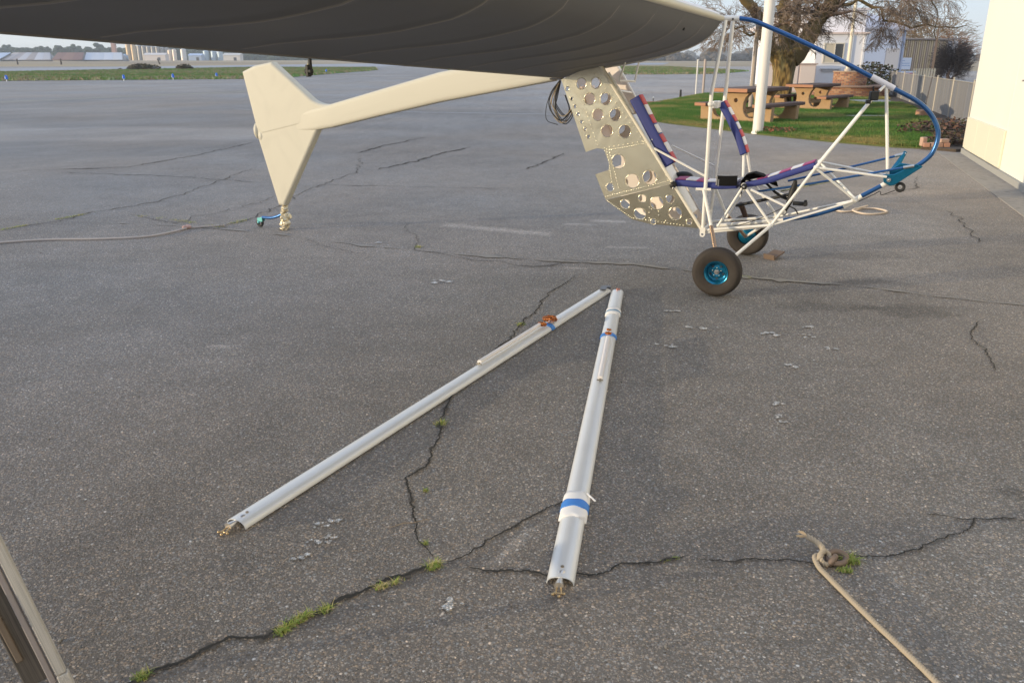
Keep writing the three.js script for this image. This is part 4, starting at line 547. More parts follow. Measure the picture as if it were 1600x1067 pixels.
// ---------------------------------------------------------------- poles and small fixtures on the lawn side
{
  const polePaint = M(0.76, 0.70, 0.62, 0.5);
  const fp = thing('flagpole', 'thick white painted pole at the front edge of the lawn', 'pole', [5.35, 0, -18.35]); part('pole', (() => { const g = new THREE.CylinderGeometry(0.098, 0.115, 9, 24); g.translate(0, 4.5, 0); return g; })(), polePaint, fp); part('base_collar', (() => { const g = new THREE.CylinderGeometry(0.13, 0.14, 0.05, 24); g.translate(0, 0.03, 0); return g; })(), polePaint, fp);
  const up = thing('utility_pole', 'slim grey weathered pole behind the picnic table', 'pole', [7.62, 0, -27.2]); part('pole', (() => { const g = new THREE.CylinderGeometry(0.055, 0.075, 3.0, 14); g.translate(0, 1.5, 0); return g; })(), M(0.40, 0.33, 0.27, 0.85), up); part('pole_cap', (() => { const g = new THREE.SphereGeometry(0.06, 12, 8); g.translate(0, 3.0, 0); return g; })(), M(0.3, 0.25, 0.2, 0.8), up);
  const bl = (x, z, h, r, m, lb) => { const b = thing('bollard', lb, 'post', [x, 0, z], 0, 'two posts at the far edge of the lawn'); part('post', (() => { const g = new THREE.CylinderGeometry(r, r, h, 14); g.translate(0, h / 2, 0); return g; })(), m, b); part('post_cap', (() => { const g = new THREE.SphereGeometry(r, 12, 6, 0, 6.3, 0, 1.57); g.scale(1, 0.5, 1); g.translate(0, h, 0); return g; })(), m, b); };
  bl(8.40, -39.1, 1.5, 0.035, M(0.72, 0.68, 0.6, 0.5), 'bright white post, left of the pair beyond the lawn'); bl(8.62, -38.6, 1.5, 0.055, M(0.45, 0.36, 0.3, 0.7), 'tan post, right of the pair beyond the lawn');
  solo('stake', [rod(V(6.9, 0, -35), V(6.9, 0.30, -35), 0.05, 0.04), ball(V(6.9, 0.31, -35), 0.045)], blackPl, 'short black stake at the far lawn edge', 'stake');
  const cb = thing('concrete_kerb_block', 'low orange tinted concrete block at the left lawn corner', 'block', [5.0, 0, -30.4], 0.25); part('block', bx(0.62, 0.10, 0.16, 0, 0.06, 0, 0, 0.02), M(0.42, 0.24, 0.15, 0.9), cb);
  const lt = thing('ground_light', 'small white topped fitting standing on the concrete block', 'light', [5.03, 0.11, -30.4]); part('stem', rod(V(0, 0, 0), V(0, 0.11, 0), 0.014), blackPl, lt); part('lens', ball(V(0, 0.13, 0), 0.024), M(0.8, 0.8, 0.8, 0.3), lt);
  const sb = thing('concrete_block', 'concrete block with a dark leaning rod in front of the fence', 'block', [11.25, 0.03, -23.2], 0.2); part('block', bx(0.34, 0.20, 0.26, 0, 0.10, 0, 0, 0.03), M(0.42, 0.23, 0.14, 0.9), sb); part('rod', [rod(V(0.0, 0.2, 0), V(0.13, 1.05, -0.05), 0.012), rod(V(0, 0.2, 0), V(0.03, 0.38, -0.01), 0.03, 0.02)], M(0.10, 0.085, 0.08, 0.6), sb);
  const tr = thing('brick_trough', 'low broken brick trough beside the hangar corner', 'planter', [7.62, 0.05, -15.05], -0.15); const bm = [M(0.40, 0.21, 0.14, 0.95), M(0.46, 0.30, 0.22, 0.95), M(0.32, 0.19, 0.14, 0.95)];
  for (let k = 0; k < 4; k++) part('brick', bx(0.105, 0.075, 0.11, -0.17 + k * 0.112, 0.035 + 0.004 * (k % 2), rr(-0.01, 0.01), rr(-0.15, 0.15), 0.01), bm[k % 3], tr); part('brick', bx(0.10, 0.16, 0.10, -0.19, 0.08, -0.13, 0.3, 0.02), bm[1], tr); part('brick', bx(0.16, 0.07, 0.10, 0.12, 0.11, -0.02, 0.2, 0.015), bm[1], tr); part('stake', rod(V(0.02, 0, -0.1), V(0.03, 0.26, -0.1), 0.018), M(0.12, 0.08, 0.06, 0.9), tr);
}
function bush(name, label, cat, [x, y, z], rad, hgt, n, cols, seed, size = 0.03, twigs = 30) {
  const r = rng(seed), t = thing(name, label, cat, [x, y, z]), leaf = cols.map(() => []), st = [];
  for (let k = 0; k < twigs; k++) { const a = r() * 6.28, q = Math.sqrt(r()) * rad, hh = hgt * (0.45 + 0.55 * r()) * (1 - 0.5 * (q / rad) ** 2); st.push(taper([V(Math.cos(a) * q * 0.2, 0, Math.sin(a) * q * 0.2), V(Math.cos(a) * q * 0.7, hh * 0.6, Math.sin(a) * q * 0.7), V(Math.cos(a) * q * 1.05, hh, Math.sin(a) * q * 1.05)], [0.012, 0.008, 0.003].map((v) => v * Math.max(0.4, rad)), 4)); }
  for (let k = 0; k < n; k++) { const a = r() * 6.28, u = Math.pow(r(), 0.5), q = rad * u, yy = hgt * (0.08 + 0.9 * r() * Math.sqrt(1 - (u * 0.9) ** 2)), jx = Math.cos(a) * q * (1 + 0.25 * Math.sin(a * 3 + seed)), jz = Math.sin(a) * q; const g = new THREE.PlaneGeometry(size * (0.6 + r()), size * (0.4 + 0.6 * r())); g.rotateX(r() * 6); g.rotateY(r() * 6); g.translate(jx, yy, jz); leaf[Math.floor(r() * cols.length)].push(norm(g)); }
  if (st.length) part('stems', st, M(0.14, 0.10, 0.075, 0.95), t); leaf.forEach((l, i) => l.length && part('foliage', mergeGeometries(l), new THREE.MeshStandardMaterial({ color: new THREE.Color().setRGB(...cols[i]), roughness: 0.9, side: THREE.DoubleSide }), t));
}
bush('dry_plant', 'reddish dry weeds at the foot of the white pole', 'plant', [5.75, 0.03, -18.3], 0.45, 0.14, 260, [[0.26, 0.09, 0.05], [0.2, 0.12, 0.05]], 3, 0.035, 20);
bush('dry_plant', 'brown brushy plants along the base of the fence', 'plant', [9.2, 0.05, -17.6], 0.9, 0.35, 1100, [[0.11, 0.06, 0.045], [0.16, 0.085, 0.06], [0.06, 0.06, 0.03]], 4, 0.05, 60);
bush('dry_plant', 'dark low brush between the hangar and the brick trough', 'plant', [8.15, 0.05, -15.5], 0.5, 0.26, 700, [[0.10, 0.06, 0.045], [0.08, 0.07, 0.03]], 5, 0.04, 50);
bush('shrub', 'dark green straggly shrub in front of the pale building', 'shrub', [16.4, 0, -39.4], 1.4, 1.45, 2200, [[0.035, 0.04, 0.02], [0.05, 0.055, 0.03], [0.08, 0.06, 0.035]], 6, 0.10, 90);

// ---------------------------------------------------------------- picnic tables
{
  const conc = M(0.44, 0.28, 0.145, 0.85, 0, { map: mottle(256, [1, 1, 1], 0.15, 2, 55, 0.06) }), slab = M(0.15, 0.095, 0.075, 0.95, 0, { map: mottle(256, [1, 1, 1], 0.18, 2, 56, 0.06) });
  const t = thing('picnic_table', 'nearer concrete picnic table left of the tree, ochre legs and brown slabs', 'picnic table', [5.75, 0.03, -21.9], 0, 'concrete picnic tables on the lawn');
  // local x runs along the slabs, local z across them
  const half = [[0.0, 0.0], [0.78, 0.0], [0.85, 0.05], [0.86, 0.34], [0.585, 0.345], [0.575, 0.25], [0.53, 0.16], [0.45, 0.105], [0.36, 0.095], [0.27, 0.13], [0.205, 0.21], [0.175, 0.32], [0.18, 0.44], [0.225, 0.55], [0.32, 0.66]];
  const sh = new THREE.Shape(); half.forEach(([a, b], i) => i ? sh.lineTo(a, b) : sh.moveTo(a, b)); half.slice(1).reverse().forEach(([a, b]) => sh.lineTo(-a, b)); const ho = new THREE.Path(); ho.absarc(0, 0.48, 0.055, 0, 6.3, true); sh.holes.push(ho);
  const leg = new THREE.ExtrudeGeometry(sh, { depth: 0.12, bevelEnabled: true, bevelSize: 0.012, bevelThickness: 0.012, bevelSegments: 2, curveSegments: 18 }); leg.rotateY(Math.PI / 2); leg.translate(-0.06, 0, 0);
  for (const s of [-1, 1]) part('leg', leg.clone().translate(0.62 * s, 0, 0), conc, t);
  part('table_top', bx(2.0, 0.085, 0.86, 0, 0.70, 0, 0, 0.02), slab, t); for (const s of [-1, 1]) { part('bench', bx(2.0, 0.075, 0.30, 0, 0.385, 0.71 * s, 0, 0.02), slab, t); part('brace', bx(1.2, 0.08, 0.08, 0, 0.25, 0.3 * s * 0.3 + 0.1 * s), conc, t); }
  const sunToneM = M(0.42, 0.20, 0.11, 0.85); part('sun_toned_slab_end', [bx(0.012, 0.075, 0.84, -1.003, 0.70, 0, 0, 0.003), bx(0.012, 0.066, 0.28, -1.003, 0.385, 0.71, 0, 0.003), bx(0.012, 0.066, 0.28, -1.003, 0.385, -0.71, 0, 0.003)], sunToneM, t);  // sunward slab ends painted orange to imitate low sun on them
  t.rotation.y = Math.atan2(0.73, 0.68); t.scale.setScalar(1.12); t.position.set(6.1, 0.03, -21.8);
  const c = t.clone(); c.name = numbered('picnic_table'); c.position.set(9.5, 0.03, -27.0); c.scale.setScalar(1.04); c.userData = { ...t.userData, label: 'farther concrete picnic table right of the tree trunk, near the brick planter' }; scene.add(c);
}

// ---------------------------------------------------------------- the bare tree
{
  const t = thing('bare_tree', 'big bare tree with mossy ochre trunk forking low behind the tables', 'tree', [8.79, 0.02, -27.93]); const r = rng(2024), q = (a, b) => a + (b - a) * r();
  const bark = M(0.34, 0.235, 0.10, 0.95, 0, { map: (() => { const T = tex(256, (i, j) => { const a = i / 256 * 6.283; const v = 0.55 + 1.5 * Math.max(-0.2, fbm(Math.cos(a) * 6, Math.sin(a) * 6, 4, j * 0.05)), w = fbm(Math.cos(a) * 1.5 + 5, Math.sin(a) * 1.5, 2, j * 0.02); return [enc(v * (1 + 0.5 * w)), enc(v), enc(v * (0.85 - 0.5 * w))]; }); return T; })() }), twigM = M(0.16, 0.105, 0.075, 0.95);
  const loc = (x, y, z = -28) => V(x - 8.79, y, z + 27.93);
  { // trunk with buttressed, uneven section
    const rings = [], N = 64, pts = [[0, 0, 0.56], [0, 0.12, 0.46], [0, 0.4, 0.41], [0.02, 0.8, 0.395], [0.02, 1.15, 0.41], [0.0, 1.4, 0.48], [-0.02, 1.62, 0.56], [0.0, 1.8, 0.5]]; for (const [x, y, rad] of pts) { const o = []; for (let k = 0; k < N; k++) { const a = k / N * 6.283, f = 1 + 0.035 * noise.noise(Math.cos(a) * 9, y * 1.3, Math.sin(a) * 9) + 0.09 * Math.sin(a * 5 + y) + 0.07 * noise.noise(Math.cos(a) * 2, y * 1.5, Math.sin(a) * 2) + (y < 0.2 ? 0.12 * Math.sin(a * 4) : 0); o.push(V(x + Math.cos(a) * rad * f * 0.78, y, -Math.sin(a) * rad * f * 0.74)); } rings.push(o); } part('trunk', loft(rings), bark, t);
  }
  const twigs = [], twigsFine = []; let segs = 0;
  function grow(p, d, len, rad, lvl) {
    if (segs > 6500) return; const n = lvl > 2 ? 3 : 4, pts = [p.clone()], rads = [rad]; let dd = d.clone(), pp = p.clone();
    for (let i = 1; i <= n; i++) { dd.add(V(q(-0.28, 0.28), q(-0.22, 0.2) - (lvl > 1 ? 0.07 : 0), q(-0.28, 0.28))).normalize(); pp = pp.clone().addScaledVector(dd, len / n); pts.push(pp); rads.push(rad * (1 - 0.55 * i / n)); segs++; if (pp.y < 1.75) break; if (lvl < 5) { const kids = lvl === 1 ? 2 : lvl < 4 ? 2 : 1; for (let k = 0; k < kids; k++) if (r() < (lvl < 4 ? 0.78 : 0.6)) grow(pp, dd.clone().add(V(q(-0.95, 0.95), q(-0.75, 0.65), q(-0.95, 0.95))).normalize(), len * q(0.45, 0.72), rad * (1 - 0.55 * i / n) * q(0.45, 0.65), lvl + 1); } }
    (lvl > 2 ? twigsFine : twigs).push(taper(pts, rads.map((v) => Math.max(v, 0.0048)), lvl > 2 ? 3 : 5));
  }
  const limb = (pts, r0, r1, kids) => { const c = new THREE.CatmullRomCurve3(pts), N = 14, P2 = [], rd = []; for (let i = 0; i <= N; i++) { const p = c.getPointAt(i / N); { const w = 0.03 + 0.25 * (0.3 - Math.min(0.3, r0)); p.add(V(q(-w, w), q(-w, w), q(-w, w))); } P2.push(p); rd.push((r0 + (r1 - r0) * (i / N)) * (1 + 0.08 * Math.sin(i * 2.1))); } part('limb', taper(P2, rd, 10), bark, t); segs = 0; for (let k = 0; k < kids; k++) { const f = 0.25 + 0.75 * (k + r()) / kids, p = c.getPointAt(Math.min(1, f)), d = c.getTangentAt(Math.min(1, f)).add(V(q(-0.9, 0.9), q(-0.8, 0.6), q(-0.9, 0.9))).normalize(); grow(p, d, q(0.6, 1.5), (r0 + (r1 - r0) * f) * q(0.22, 0.4), 1); } };
  limb([loc(8.6, 1.45), loc(8.15, 2.1, -27.8), loc(7.75, 2.75, -27.6), loc(6.9, 3.6, -27.4), loc(6.2, 4.6, -27.2)], 0.24, 0.07, 17);
  limb([loc(9.0, 1.5), loc(9.42, 1.95, -28.1), loc(9.8, 2.65, -28.2), loc(10.32, 3.4, -28.3), loc(10.9, 4.8, -28.5)], 0.31, 0.14, 16);
  limb([loc(8.8, 1.6), loc(8.83, 2.3, -28.4), loc(8.8, 3.2, -28.8), loc(8.9, 4.6, -29.2)], 0.20, 0.09, 13);
  limb([loc(8.95, 1.6, -28.3), loc(9.3, 2.6, -28.8), loc(9.5, 3.6, -29.2), loc(9.8, 4.8, -29.6)], 0.17, 0.08, 12);
  limb([loc(8.3, 1.95, -27.7), loc(7.3, 2.35, -27.2), loc(6.5, 2.55, -26.8), loc(5.9, 2.5, -26.5)], 0.055, 0.015, 18);
  limb([loc(10.1, 3.1, -28.2), loc(10.9, 3.25, -28), loc(11.57, 3.0, -27.8), loc(11.95, 2.6, -27.7), loc(12.87, 2.48, -27.6), loc(14.3, 2.45, -27.5)], 0.06, 0.014, 26);
  limb([loc(10.6, 4.0, -28.3), loc(11.8, 3.9, -28), loc(12.9, 3.6, -27.6), loc(13.2, 2.9, -27.5), loc(13.3, 2.1, -27.4)], 0.05, 0.012, 22);
  limb([loc(10.8, 4.3, -28.4), loc(12.4, 4.4, -28), loc(14.2, 3.9, -27.5), loc(15.2, 3.2, -27.2)], 0.06, 0.015, 22);
  limb([loc(8.2, 2.05, -27.7), loc(8.45, 2.25, -27.3), loc(8.62, 1.75, -27.25), loc(8.48, 1.3, -27.28)], 0.03, 0.008, 3);
  limb([loc(9.3, 2.0, -27.7), loc(9.45, 1.95, -27.4), loc(9.5, 1.55, -27.4)], 0.028, 0.008, 2);
  part('branches', twigs, twigM, t); part('twigs', twigsFine, M(0.235, 0.17, 0.12, 0.95), t);
}

// ---------------------------------------------------------------- brick planter with a tall pole, building group, fence
{
  const t = thing('brick_planter', 'round reddish brick planter with a low curved brick seat wall', 'planter', [14.3, 0, -36.4]); const cols = [M(0.36, 0.17, 0.09, 0.95), M(0.44, 0.24, 0.14, 0.95), M(0.27, 0.12, 0.08, 0.95)], mortar = M(0.36, 0.31, 0.26, 1), sets = [[], [], []];
  const ringWall = (rad, y0, courses, a0, a1) => { for (let c = 0; c < courses; c++) { const n = Math.round((a1 - a0) * rad / 0.215); for (let k = 0; k < n; k++) { const a = a0 + (a1 - a0) * (k + 0.5 * (c % 2) + 0.5) / n; const g = bx(0.2, 0.06, 0.1); g.rotateY(-a + Math.PI / 2); g.translate(Math.cos(a) * rad, y0 + c * 0.072 + 0.035, Math.sin(a) * rad); sets[Math.floor(R() * 3)].push(norm(g)); } } };
  ringWall(0.62, 0.0, 14, 0, 6.283); ringWall(1.55, 0, 6, -0.5, 3.6);
  part('mortar', [(() => { const g = new THREE.CylinderGeometry(0.655, 0.655, 1.0, 40, 1); g.translate(0, 0.5, 0); return g; })(), (() => { const s = new THREE.Shape(); s.absarc(0, 0, 1.585, -0.5, 3.6, false); s.absarc(0, 0, 1.51, 3.6, -0.5, true); const g = new THREE.ExtrudeGeometry(s, { depth: 0.43, bevelEnabled: false, curveSegments: 30 }); g.rotateX(Math.PI / 2); g.translate(0, 0.43, 0); return g; })()], mortar, t);
  sets.forEach((s, i) => { const m = part('bricks', mergeGeometries(s), cols[i], t); m.userData.kind = 'stuff'; });
  part('seat_slab', (() => { const s = new THREE.Shape(); s.absarc(0, 0, 1.72, -0.5, 3.6, false); s.absarc(0, 0, 1.25, 3.6, -0.5, true); const g = new THREE.ExtrudeGeometry(s, { depth: 0.06, bevelEnabled: false, curveSegments: 30 }); g.rotateX(Math.PI / 2); g.translate(0, 0.50, 0); return g; })(), M(0.30, 0.20, 0.15, 0.9), t);
  part('coping', (() => { const g = new THREE.CylinderGeometry(0.71, 0.71, 0.05, 40); g.translate(0, 1.03, 0); return g; })(), M(0.35, 0.24, 0.17, 0.9), t);
  const fp = thing('flagpole', 'slim cream pole rising out of the round brick planter', 'pole', [14.15, 1.05, -36.4]); part('pole', (() => { const g = new THREE.CylinderGeometry(0.055, 0.075, 8, 14); g.translate(0, 4, 0); return g; })(), M(0.76, 0.66, 0.50, 0.5), fp); part('base_collar', (() => { const g = new THREE.CylinderGeometry(0.11, 0.13, 0.1, 14); g.translate(0, 0.05, 0); return g; })(), M(0.5, 0.42, 0.33, 0.6), fp);
}
{
  const wht = M(0.74, 0.72, 0.72, 0.6), pale = M(0.82, 0.80, 0.83, 0.6), pink = M(0.70, 0.56, 0.48, 0.7), glass = M(0.05, 0.05, 0.05, 0.08, 0, { clearcoat: 1 }), roofM = M(0.66, 0.60, 0.60, 0.6);
  const a = thing('office_building', 'white site office with a sliding window behind the brick planter', 'building', [14.7, 0, -42], -0.10);
  part('wall', [bx(2.3, 2.66, 3, 1.15, 1.33, -1.5)], wht, a); part('fascia', bx(2.5, 0.09, 3.2, 1.15, 2.70, -1.5, 0, 0.01), pink, a); part('upper_wall', bx(2.9, 1.0, 2.4, 0.9, 3.25, -1.9), pale, a); part('roof', bx(3.2, 0.1, 2.8, 0.9, 3.80, -1.9), roofM, a);
  const w = part('window', [bx(0.92, 0.05, 0.05, 0.82, 2.24, 0.03), bx(0.92, 0.05, 0.05, 0.82, 1.36, 0.03), bx(0.05, 0.93, 0.05, 0.36, 1.80, 0.03), bx(0.05, 0.93, 0.05, 1.28, 1.80, 0.03), bx(0.04, 0.84, 0.05, 0.86, 1.80, 0.03)], M(0.66, 0.60, 0.50, 0.6), a); part('pane', bx(0.44, 0.83, 0.02, 0.62, 1.80, 0.022), M(0.55, 0.48, 0.36, 0.5), w); part('pane', bx(0.38, 0.83, 0.02, 1.07, 1.80, 0.020), glass, w);
  part('pilaster', [bx(0.09, 2.6, 0.06, 1.62, 1.3, 0.03), bx(0.09, 2.6, 0.06, 2.2, 1.3, 0.03)], wht, a); part('ledge', [bx(0.95, 0.06, 0.12, 0.75, 1.08, 0.06), bx(0.80, 0.05, 0.05, 0.75, 0.98, 0.04)], M(0.6, 0.58, 0.58, 0.6), a); part('plinth', bx(2.34, 0.14, 3.04, 1.15, 0.07, -1.5), M(0.3, 0.29, 0.28, 0.9), a);
  const b = thing('hall_building', 'pale blue grey gabled hall right of the site office', 'building', [17.0, 0, -43.2], Math.atan2(0.62, 0.785));
  part('wall', [bx(4.7, 2.95, 6, 2.35, 1.475, -3)], pale, b); part('roof', (() => { const s = new THREE.Shape(); s.moveTo(0.35, 0); s.lineTo(-3, 1.1); s.lineTo(-6.35, 0); s.lineTo(-6.35, -0.08); s.lineTo(0.35, -0.08); const g = new THREE.ExtrudeGeometry(s, { depth: 5.2, bevelEnabled: false }); g.rotateY(-Math.PI / 2); g.rotateY(Math.PI); g.scale(1, 1, 1); g.rotateY(Math.PI); g.translate(5.0, 3.03, 0); return g; })(), roofM, b);
  part('corner_trim', [bx(0.10, 2.95, 0.10, 4.72, 1.475, 0.02), bx(0.1, 2.95, 0.1, 0.0, 1.475, 0.03)], M(0.42, 0.46, 0.58, 0.5), b); part('sun_patch_panel', bx(1.35, 1.0, 0.03, 3.75, 1.55, 0.018, 0, 0.005), M(0.82, 0.70, 0.60, 0.7), b); part('downpipe', rod(V(4.6, 0, 0.06), V(4.6, 2.9, 0.06), 0.04), M(0.4, 0.44, 0.55, 0.5), b); part('plinth', bx(4.74, 0.2, 6.04, 2.35, 0.1, -3), M(0.3, 0.3, 0.3, 0.9), b);  // added warm panel stands in for a patch of sunlight on the wall
  const c = thing('storage_cabinet', 'low pinkish utility cabinets behind the tree trunk', 'cabinet', [12.0, 0, -41], -0.05); for (let k = 0; k < 3; k++) { part('cabinet_body', bx(0.78, 1.28, 0.7, 0.42 + k * 0.8, 0.64, -0.35, 0, 0.01), pink, c); part('cabinet_door', bx(0.70, 1.12, 0.02, 0.42 + k * 0.8, 0.64, 0.012, 0, 0.004), M(0.76, 0.62, 0.52, 0.7), c); } part('lid', bx(2.5, 0.06, 0.8, 1.22, 1.31, -0.35, 0, 0.01), M(0.5, 0.38, 0.32, 0.7), c);
  const d = thing('shed', 'beige shed wall with boarded panels behind the utility cabinets', 'shed', [13.85, 0, -46.5], -0.05); for (let k = 0; k < 5; k++) part('panel', bx(0.49, 2.9, 0.08, 0.25 + k * 0.5, 1.45, 0.01 * (k % 2), 0, 0.008), k % 3 ? M(0.45, 0.44, 0.37, 0.8) : M(0.40, 0.36, 0.33, 0.8), d); part('wall', bx(2.5, 2.85, 2.4, 1.25, 1.43, -1.3), M(0.4, 0.38, 0.34, 0.8), d); part('roof', bx(2.8, 0.1, 3.0, 1.25, 2.98, -1.2), M(0.36, 0.33, 0.33, 0.7), d);
  const e = thing('metal_shed', 'brown ribbed metal shed beyond the fence', 'shed', [26.8, 0, -60], 0.12); for (let k = 0; k < 22; k++) part('sheet_rib', bx(0.09, 2.5, 0.10, 0.08 + k * 0.155, 1.5, 0.03), M(0.34 + 0.05 * (k % 3), 0.29 + 0.04 * (k % 3), 0.25, 0.7), e); part('wall', bx(3.4, 2.75, 4, 1.7, 1.37, -2.03), M(0.17, 0.135, 0.115, 0.8), e); part('end_panel', bx(0.75, 2.72, 0.06, 3.8, 1.36, 0), M(0.6, 0.6, 0.64, 0.7), e); part('roof', bx(4.4, 0.1, 4.4, 2.0, 2.83, -2), M(0.3, 0.26, 0.24, 0.7), e);
}
{ // chain fence with privacy slats, from the hangar to the far buildings
  const t = thing('fence', 'low slatted chain link fence running back from the hangar', 'fence'); const A = V(10.1, 0, -17.7), B = V(17.1, 0, -39), D = B.clone().sub(A), L = D.length(); D.normalize(); const postM = M(0.40, 0.36, 0.30, 0.5, 0.3), slatM = [M(0.215, 0.213, 0.225, 0.6), M(0.19, 0.19, 0.205, 0.6), M(0.23, 0.215, 0.205, 0.6)], sets = [[], [], []], n = Math.round(L / 0.075), turn = Math.atan2(-D.z, D.x);
  const np = 8; for (let k = 0; k <= np; k++) { const p = A.clone().addScaledVector(D, L * k / np); const m = part('post', [rod(p.clone().setY(0), p.clone().setY(1.05), 0.026)], postM, t); part('post_cap', ball(p.clone().setY(1.06), 0.034, 1, 0.7, 1), postM, m); if (k) { const q = A.clone().addScaledVector(D, L * (k - 1) / np); part('rail', [rod(q.clone().setY(1.0), p.clone().setY(1.0), 0.014)], postM, t); } }
  for (let i = 0; i < n; i++) { const p = A.clone().addScaledVector(D, L * (i + 0.5) / n); const g = bx(0.062, 0.93, 0.012, 0, 0, 0, turn + rr(-0.05, 0.05)); g.translate(p.x, 0.515 + rr(-0.008, 0.008), p.z); sets[Math.floor(R() * 3)].push(norm(g)); } sets.forEach((s, i) => { const m = part('slats', mergeGeometries(s), slatM[i], t); m.userData.kind = 'stuff'; });
  const S = (lb, x, y, z, w, h, ry, marks) => { const s = thing('sign', lb, 'sign', [x, 0, z], ry); part('panel', bx(w, h, 0.04, 0, y, 0, 0, 0.008), M(0.74, 0.76, 0.82, 0.5), s); for (const [mx, my, mw, mh, c] of marks) part('print', bx(mw, mh, 0.004, mx, y + my, 0.0235), c, s); part('sign_post', [rod(V(-w * 0.35, 0, -0.04), V(-w * 0.35, y + h * 0.4, -0.04), 0.03), rod(V(w * 0.35, 0, -0.04), V(w * 0.35, y + h * 0.4, -0.04), 0.03)], postM, s); };
  const inkB = M(0.35, 0.45, 0.62, 0.6), inkR = M(0.55, 0.15, 0.2, 0.6);
  S('upper white notice board with blue lines behind the fence', 21.7, 1.28, -48, 0.85, 0.62, -0.1, [[0.05, 0.02, 0.6, 0.03, inkB], [0.12, -0.1, 0.5, 0.03, inkB], [-0.1, 0.15, 0.35, 0.03, inkB]]); S('lower white notice board with a red line behind the fence', 21.75, 0.72, -47.4, 0.85, 0.36, -0.1, [[0.15, 0.06, 0.45, 0.05, inkR], [0, -0.06, 0.5, 0.025, inkB]]);
  const cr = thing('slatted_crate', 'cream slatted wooden crate catching the sun beyond the fence', 'crate', [21.95, 0, -46], -0.35); for (let k = 0; k < 9; k++) part('slat', bx(0.075, 0.78, 0.025, -0.5 + k * 0.125, 0.66, 0.3, 0, 0.004), M(0.74, 0.62, 0.43, 0.7), cr); part('rail', [bx(1.12, 0.06, 0.04, 0, 0.40, 0.27), bx(1.12, 0.06, 0.04, 0, 0.95, 0.27), bx(1.12, 0.06, 0.04, 0, 0.40, -0.3), bx(1.12, 0.06, 0.04, 0, 0.95, -0.3)], M(0.4, 0.32, 0.22, 0.8), cr); part('base', bx(1.15, 0.3, 0.65, 0, 0.15, 0), M(0.2, 0.17, 0.14, 0.9), cr);
  const pl = thing('utility_pole', 'thin orange brown pole beside the dark tree beyond the fence', 'pole', [24.35, 0, -50]); part('pole', (() => { const g = new THREE.CylinderGeometry(0.05, 0.075, 3.3, 10); g.translate(0, 1.65, 0); return g; })(), M(0.40, 0.25, 0.15, 0.8), pl); part('pole_cap', ball(V(0, 3.3, 0), 0.06), M(0.3, 0.2, 0.15, 0.8), pl);
}
function twigTree(name, label, [x, y, z], h, rad, col, n, seed, tall = 0.85) {
  const r = rng(seed), t = thing(name, label, 'tree', [x, y, z]), q = (a, b) => a + (b - a) * r(), st = [], tw = [];
  part('trunk', [taper([V(0, 0, 0), V(-0.06 * h, h * 0.18, 0), V(0.03 * h, h * 0.42, 0)], [0.05 * h, 0.04 * h, 0.025 * h], 7), taper([V(0, 0.05 * h, 0), V(0.16 * h, h * 0.2, 0), V(0.24 * h, h * 0.42, 0)], [0.035 * h, 0.028 * h, 0.016 * h], 6)], M(0.12, 0.085, 0.07, 0.95), t);
  for (let k = 0; k < n; k++) { const a = r() * 6.28, e = Math.acos(q(-0.9, 1)), R3 = rad * Math.pow(r(), 0.36) * (1 + 0.22 * Math.sin(a * 3 + seed) + 0.2 * q(-1, 1)); const p = V(Math.sin(e) * Math.cos(a) * R3 * 1.15, h * (tall > 1 ? 0.50 : 0.55) + Math.cos(e) * R3 * tall, Math.sin(e) * Math.sin(a) * R3), d = V(Math.cos(a) + q(-.6, .6), q(-0.2, 1), Math.sin(a) + q(-.6, .6)).normalize().multiplyScalar(rad * q(0.12, 0.34)); tw.push(taper([p, p.clone().addScaledVector(d, 0.5).add(V(q(-.04, .04), q(-.04, .04), 0).multiplyScalar(rad)), p.clone().add(d)], [0.011, 0.008, 0.004].map((v) => v * rad * 0.9), 3)); }
  part('crown', tw, M(...col, 0.95), t);
}
twigTree('dark_tree', 'dense dark rounded tree right of the metal shed', [29.0, 0, -57], 2.75, 0.95, [0.045, 0.04, 0.045], 9000, 5, 1.3);
twigTree('bare_tree', 'hazy brown bare tree above the metal shed roof', [33, 0, -78], 6.2, 2.6, [0.30, 0.20, 0.11], 1500, 6);
twigTree('bare_tree', 'olive brown bare tree behind the pole beyond the fence', [39.5, 0, -82], 5.6, 2.6, [0.26, 0.19, 0.10], 1500, 7);
twigTree('bare_tree', 'reddish brown bare tree low behind the dark tree', [36.5, 0, -72], 3.9, 1.7, [0.30, 0.17, 0.10], 1100, 8);

